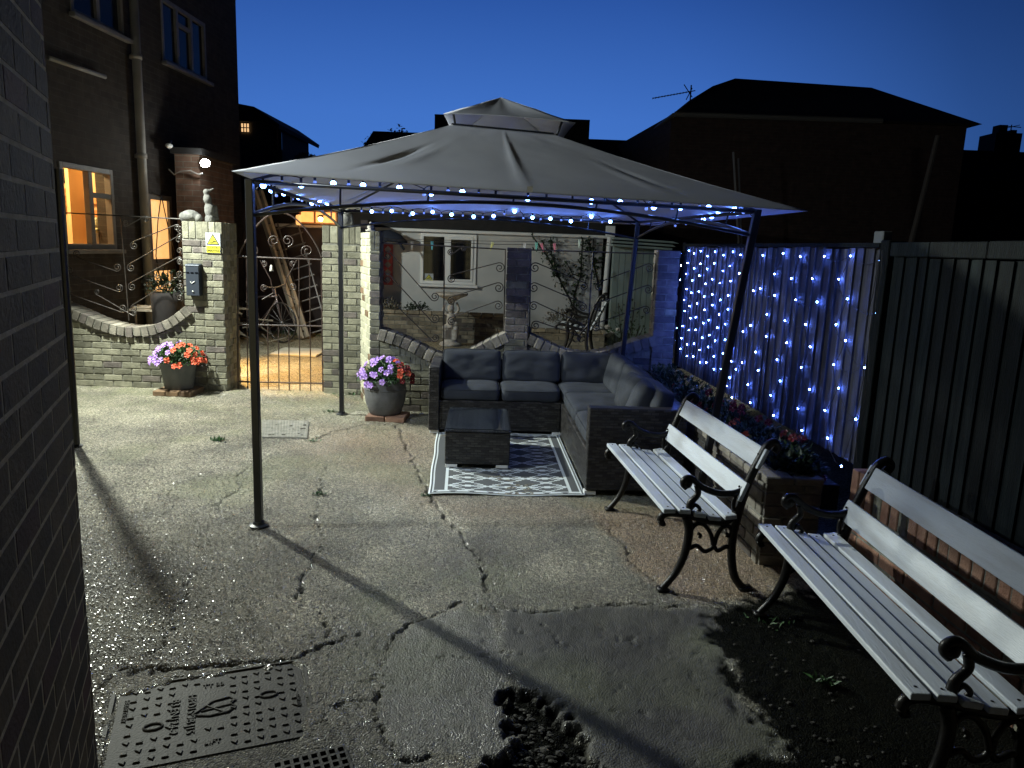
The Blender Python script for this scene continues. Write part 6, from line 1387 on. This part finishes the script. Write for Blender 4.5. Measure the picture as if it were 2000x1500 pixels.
# small cup-shaped lantern left of it
q = at(583, 428, 12.8); m = MB(); m.lathe([(.03, 0), (.045, .02), (.045, .15), (.03, .17)], (q.x, 12.8, q.z-.1), 12); m.tube([(q.x, 12.8, q.z+.07), (q.x, 13.2, q.z+.07)], .008, 5); tag(m.build('wall_lantern', mat('lantern_glow', (.6, .4, .2), None, .4, emit=(1, .5, .15), es=1.2)), 'small glowing wall lantern left of the orange window', 'lantern')

# ------------------------------------------------------------------ buildings against the sky
def prism_house(name, label, y0, y1, pts, wallh, seed=0): pass
# big dark hipped house on the right
hy = 18.0; e1 = at(1312, 226, hy); e2 = at(1905, 252, hy); e0 = at(1256, 268, hy+2.6); rg1 = at(1436, 153, hy+3.5); rg2 = at(1702, 171, hy+3.5)
r = tag(empty('dark_house', (e1.x, hy, 0)), 'large dark house with a hipped roof and pale gutter line, right of the gazebo', 'house'); H0 = Vector(r.location)
zE = e1.z
def hp(m, nm, mt, **k): o = m.build(nm, mt, r, **k); o.location = -H0; return o
EE2 = Vector((e2.x, hy, zE+.12))
m = MB(); m.hexa([(e1.x, hy, 0), (e2.x-.2, hy, 0), (e2.x-.2, hy+7, 0), (e1.x-.75, hy+7, 0)], [(e1.x, hy, zE), (e2.x-.2, hy, zE), (e2.x-.2, hy+7, zE), (e1.x-.75, hy+7, zE)]); hp(m, 'wall', brickmat('dark_red_brick', (.030, .014, .012), (.04, .02, .016), (.035, .03, .028)))
m = MB(); B1 = Vector((e1.x, hy-.25, zE)); B2 = Vector((EE2.x, hy-.25, zE+.02)); B3 = Vector((EE2.x, hy+7.2, zE)); B4 = Vector((e1.x-.75, hy+7.2, zE)); W0_ = at(1256, 268, hy+2.6)
R1 = rg1; R2 = Vector((rg2.x, rg1.y, rg2.z))
kick = [B1, at(1345, 197, hy+1.1), at(1392, 168, hy+2.3), R1]
L0_ = Vector((W0_.x, hy+3.2, W0_.z))
m.add([B1, B2, B3, B4, R1, R2, L0_, kick[1], kick[2]], [(0, 1, 5, 4), (0, 4, 8), (0, 8, 7), (1, 2, 5), (2, 3, 4, 5), (0, 7, 6), (7, 8, 6), (8, 4, 6), (4, 3, 6), (0, 3, 2, 1)])
hp(m, 'roof', M_ROOF)
g1, g2 = at(1312, 227, hy-.3), at(1720, 256, hy-.3); g2 = Vector((g2.x, hy-.3, g2.z)); m = MB(); m.tube([Vector((B1.x, hy-.32, zE-.02)), Vector((g2.x, hy-.32, zE-.02+.02))], .06, 8); M_GUT = mat('old_gutter', (.09, .085, .08), None, .6); hp(m, 'gutter', M_GUT)
m = MB(); m.tube([Vector((L0_.x, L0_.y, L0_.z)), Vector((B1.x, B1.y, B1.z-.02))], .05, 6); hp(m, 'barge_board', M_GUT)
# aerial
q = at(1346, 222, hy+1.0); t_ = at(1346, 166, hy+1.0); r = tag(empty('tv_aerial', tuple(q)), 'television aerial standing on the left end of the big dark roof', 'aerial'); m = MB(); z = t_.z-q.z
m.tube([(0, 0, -.6), (0, 0, z)], .018, 6); bm_a = at(1275, 192, hy+1.0)-q; bm_b = at(1358, 177, hy+1.0)-q; m.tube([bm_a, bm_b], .012, 6); m.tube([at(1336, 165, hy+1)-q, at(1352, 190, hy+1)-q], .012, 5); m.tube([at(1340, 195, hy+1)-q, at(1352, 172, hy+1)-q], .012, 5)
for i in range(13): c = bm_a.lerp(bm_b, i/14); m.tube([c+Vector((-.02, -.1, -.035)), c+Vector((.02, .1, .035))], .010, 5)
m.build('antenna', M_IRON, r)
# ladder rail and pole glints on the dark house
a, b = at(1432, 297, 15), at(1450, 366, 15); m = MB(); m.tube([a, b+Vector((.1, 0, -1.6))], .045, 6, flat=.4, nrm=(0, 1, 0)); m.tube([a+Vector((.14, .1, -.1)), b+Vector((.18, .1, -1.6))], .02, 6); tag(m.build('roof_ladder', M_ALU), 'pale ladder end sticking up behind the gazebo canopy against the dark house', 'ladder')
a, b = at(1832, 265, 14), at(1788, 480, 14); m = MB(); m.tube([b+Vector((-.3, 0, -1.7)), a], [.06, .045], 8); tag(m.build('leaning_pole', mat('pole_wood', (.05, .042, .038), None, .8)), 'brown pole leaning up behind the fence in front of the dark house', 'pole')
# chimneys far right
hy = 26; a = at(1905, 282, hy); m = MB(); r = tag(empty('far_house', tuple(Vector((a.x, hy, 0)))), 'distant dark house with a double chimney stack at the right edge', 'house'); F_ = Vector(r.location)
def qp(m, nm, mt): o = m.build(nm, mt, r); o.location = -F_; return o
m.span(a.x-3, a.x+7, hy, hy+5, 0, a.z-1.2); qp(m, 'wall', M_BLACKWALL)
m = MB(); m.hexa([(a.x-3.2, hy-.3, a.z-1.2), (a.x+7, hy-.3, a.z-1.2), (a.x+7, hy+5, a.z-1.2), (a.x-3.2, hy+5, a.z-1.2)], [(a.x-3.2, hy+2, a.z+.1), (a.x+7, hy+2, a.z+.1), (a.x+7, hy+2.4, a.z+.1), (a.x-3.2, hy+2.4, a.z+.1)]); rf = qp(m, 'roof', M_ROOF)
c0, c1 = at(1936, 285, hy+2), at(1990, 262, hy+2); m = MB(); m.span(c0.x, c1.x, hy+1.8, hy+2.8, c0.z-.6, c1.z); m.span(c0.x+.2, c0.x+.5, hy+2, hy+2.4, c1.z, c1.z+.30); m.span(c0.x+.65, c0.x+.85, hy+2, hy+2.4, c1.z, c1.z+.14); o = m.build('chimney', M_BLACKWALL, rf)
m = MB(); t_ = Vector((c0.x+.75, hy+2.2, c1.z)); m.tube([t_, t_+Vector((0, 0, .35))], .02, 5); m.tube([t_+Vector((-.35, 0, .3)), t_+Vector((.35, 0, .27))], .015, 5); m.tube([t_+Vector((-.3, 0, .2)), t_+Vector((.3, 0, .35))], .012, 5); o = m.build('aerial', M_ROOF, rf)
# block and low roof directly behind the gazebo
hy = 21; r = tag(empty('flat_roof_building', (at(850, 300, hy).x, hy, 0)), 'dark flat topped building just behind the gazebo peak', 'building'); Q0 = Vector(r.location)
m = MB(); a = at(849, 230, hy); b = at(1152, 238, hy); m.span(a.x, b.x, hy, hy+3, 0, b.z); o = m.build('wall', M_BLACKWALL, r); o.location = -Q0
m = MB(); m.span(a.x-.0, b.x+.0, hy-.02, hy+3, b.z+.002, b.z+.05); o = m.build('parapet', M_ROOF, r); o.location = -Q0
a = at(1152, 272, 22.5); b = at(1262, 273, 22.5); m = MB(); m.span(-4.5, b.x+1.5, 22.5, 26, 0, a.z-.55); r = tag(empty('terrace_house', (0, 22.5, 0)), 'dark row of lower roofs between the gazebo and the big dark house', 'house'); o = m.build('wall', M_BLACKWALL, r); o.location = (0, -22.5, 0)
m = MB(); m.hexa([(-4.6, 22.2, a.z-.55), (b.x+1.6, 22.2, a.z-.55), (b.x+1.6, 26, a.z-.55), (-4.6, 26, a.z-.55)], [(-4.6, 24, a.z+.22), (b.x+1.6, 24, a.z+.22), (b.x+1.6, 24.2, a.z+.22), (-4.6, 24.2, a.z+.22)]); o = m.build('roof', M_ROOF, r); o.location = (0, -22.5, 0)
# far left house with lit leaded window
hy = 22.0; r = tag(empty('far_gabled_house', (at(500, 300, hy).x, hy, 0)), 'dark gabled house with a lit leaded window, just right of the tall brick house', 'house'); Q0 = Vector(r.location)
def q3(m, nm, mt, par=None):
    o = m.build(nm, mt, par or r)
    if par is None: o.location = -Q0
    return o
a, b, c, d_ = at(440, 205, hy), at(503, 211, hy), at(551, 247, hy), at(562, 304, hy)
m = MB(); xs = [at(435, 300, hy).x, at(530, 300, hy).x]; m.span(xs[0], at(528, 300, hy).x, hy, hy+4, 0, at(500, 232, hy).z); m.span(at(528, 300, hy).x, at(545, 300, hy).x, hy+.3, hy+3, 0, at(540, 250, hy).z); m.span(xs[0], at(560, 300, hy).x+2.5, hy+4.2, hy+8, 0, at(560, 320, hy).z); q3(m, 'wall', mat('far_wall', (.07, .065, .06), None, .9))
m = MB(); top = [at(440, 196, hy), at(472, 206, hy), at(503, 212, hy), at(552, 246, hy), at(550, 254, hy), at(526, 240, hy), at(440, 240, hy)]
m.hexa([(p.x, hy-.3, p.z) for p in top], [(p.x, hy+4, p.z) for p in top]); q3(m, 'roof', M_ROOF)
m = MB(); top = [at(545, 285, hy+3), at(572, 312, hy+3), at(440, 312, hy+3)]; m.hexa([(p.x, hy+3.2, p.z) for p in top], [(p.x, hy+6, p.z) for p in top]); q3(m, 'lower_roof', M_ROOF)
w0, w1 = at(470, 222, hy-.02), at(488, 259, hy-.02); m = MB(); m.span(w0.x, w1.x, hy-.03, hy-.01, w1.z, w0.z); wn_ = q3(m, 'window', mat('leaded_lit_glass', (.8, .5, .25), None, .5, emit=(1, .60, .28), es=1.0))
m = MB()
for i in range(4): x = w0.x+(w1.x-w0.x)*i/3; m.span(x-.012, x+.012, hy-.05, hy-.032, w1.z, w0.z)
for i in range(5): z = w1.z+(w0.z-w1.z)*i/4; m.span(w0.x, w1.x, hy-.053, hy-.034, z-.012, z+.012)
m.build('glazing_bars', M_IRON, wn_)
w0, w1 = at(529, 246, hy), at(545, 290, hy); m = MB(); m.span(w0.x, w1.x, hy+.26, hy+.29, w1.z, w0.z); wn_ = q3(m, 'window', M_UPG); m = MB(); m.span(w0.x-.02, w1.x+.03, hy+.22, hy+.25, w0.z-.04, w0.z+.04); m.span((w0.x+w1.x)/2-.02, (w0.x+w1.x)/2+.02, hy+.22, hy+.25, w1.z, w0.z-.045); m.build('frame', mat('orange_frame', (.35, .18, .10), None, .7), wn_)
# treetop between
rd = random.Random(50); p = at(765, 262, 20); r = tag(empty('tree', (p.x, 20, 0)), 'small dark tree top showing over the left slope of the gazebo canopy', 'tree'); m = MB()
for i in range(1500): v = rdir(rd); q = Vector((v.x*.75, v.y*.6, v.z*.55))*rd.uniform(.3, 1); q.z *= (1+.3*math.sin(q.x*7)); m.tint = rd.random(); leaf(m, q+Vector((0, 0, p.z-.42)), rdir(rd), .10, .03)
m.build('crown', M_LEAFD, r); m = MB(); m.tube([(0, 0, 0), (.05, 0, p.z-.3)], [.10, .04], 8); m.build('trunk', M_BLACKWALL, r)
p = at(578, 302, 22); m = MB(); r = tag(empty('tree', (p.x, 23, 0)), 'tiny dark bush top at the skyline right of the gabled house', 'tree')
for i in range(500): v = rdir(rd); m.tint = rd.random(); leaf(m, Vector((v.x*.35, v.y*.3, v.z*.3+p.z-.15))*1.0, rdir(rd), .09, .03)
m.build('crown', M_LEAFD, r); m = MB(); m.tube([(0, 0, 0), (0, 0, p.z-.1)], .05, 8); m.build('trunk', M_BLACKWALL, r)
# glossy chips added for glints on the worn concrete at left
rd = random.Random(77); m = MB(); k = 0
while k < 8500:
    px, py = rd.uniform(150, 900), rd.uniform(800, 1480)
    p = gnd(px, py)
    if rd.random() > math.exp(-((px-290)/230)**2)*1.1+.06: continue
    if rd.random() > .35+.65*math.exp(-((py-1080)/190)**2): continue
    if 205 < px < 625 and py > 1300: continue
    a_ = rd.uniform(0, 6.28); tl = abs(rd.gauss(0, .20)); n_ = Vector((math.sin(tl)*math.cos(a_), math.sin(tl)*math.sin(a_), math.cos(tl))); u_ = n_.orthogonal().normalized(); v_ = n_.cross(u_); s_ = rd.uniform(.0015, .0036)
    c_ = Vector((p.x, p.y, .006+rd.uniform(0, .004))); m.tint = rd.random(); t0 = rd.uniform(0, 3)
    q = [c_+(u_*math.cos(t0+i*2*math.pi/5)+v_*math.sin(t0+i*2*math.pi/5))*s_*rd.uniform(.7, 1.2) for i in range(5)]
    m.add(q+[c_-n_*.010], [(0, 1, 2, 3, 4), (1, 0, 5), (2, 1, 5), (3, 2, 5), (4, 3, 5), (0, 4, 5)]); k += 1
mq = mat('glint_facet', (.14, .135, .12), (.26, .25, .22), .26, ns=60, tint=.4); mq.node_tree.nodes['Principled BSDF'].inputs['IOR'].default_value = 1.7
tag(m.build('glint_chips', mq), 'glossy chips added for glints on the worn concrete at the left of the yard', 'glints', kind='stuff')
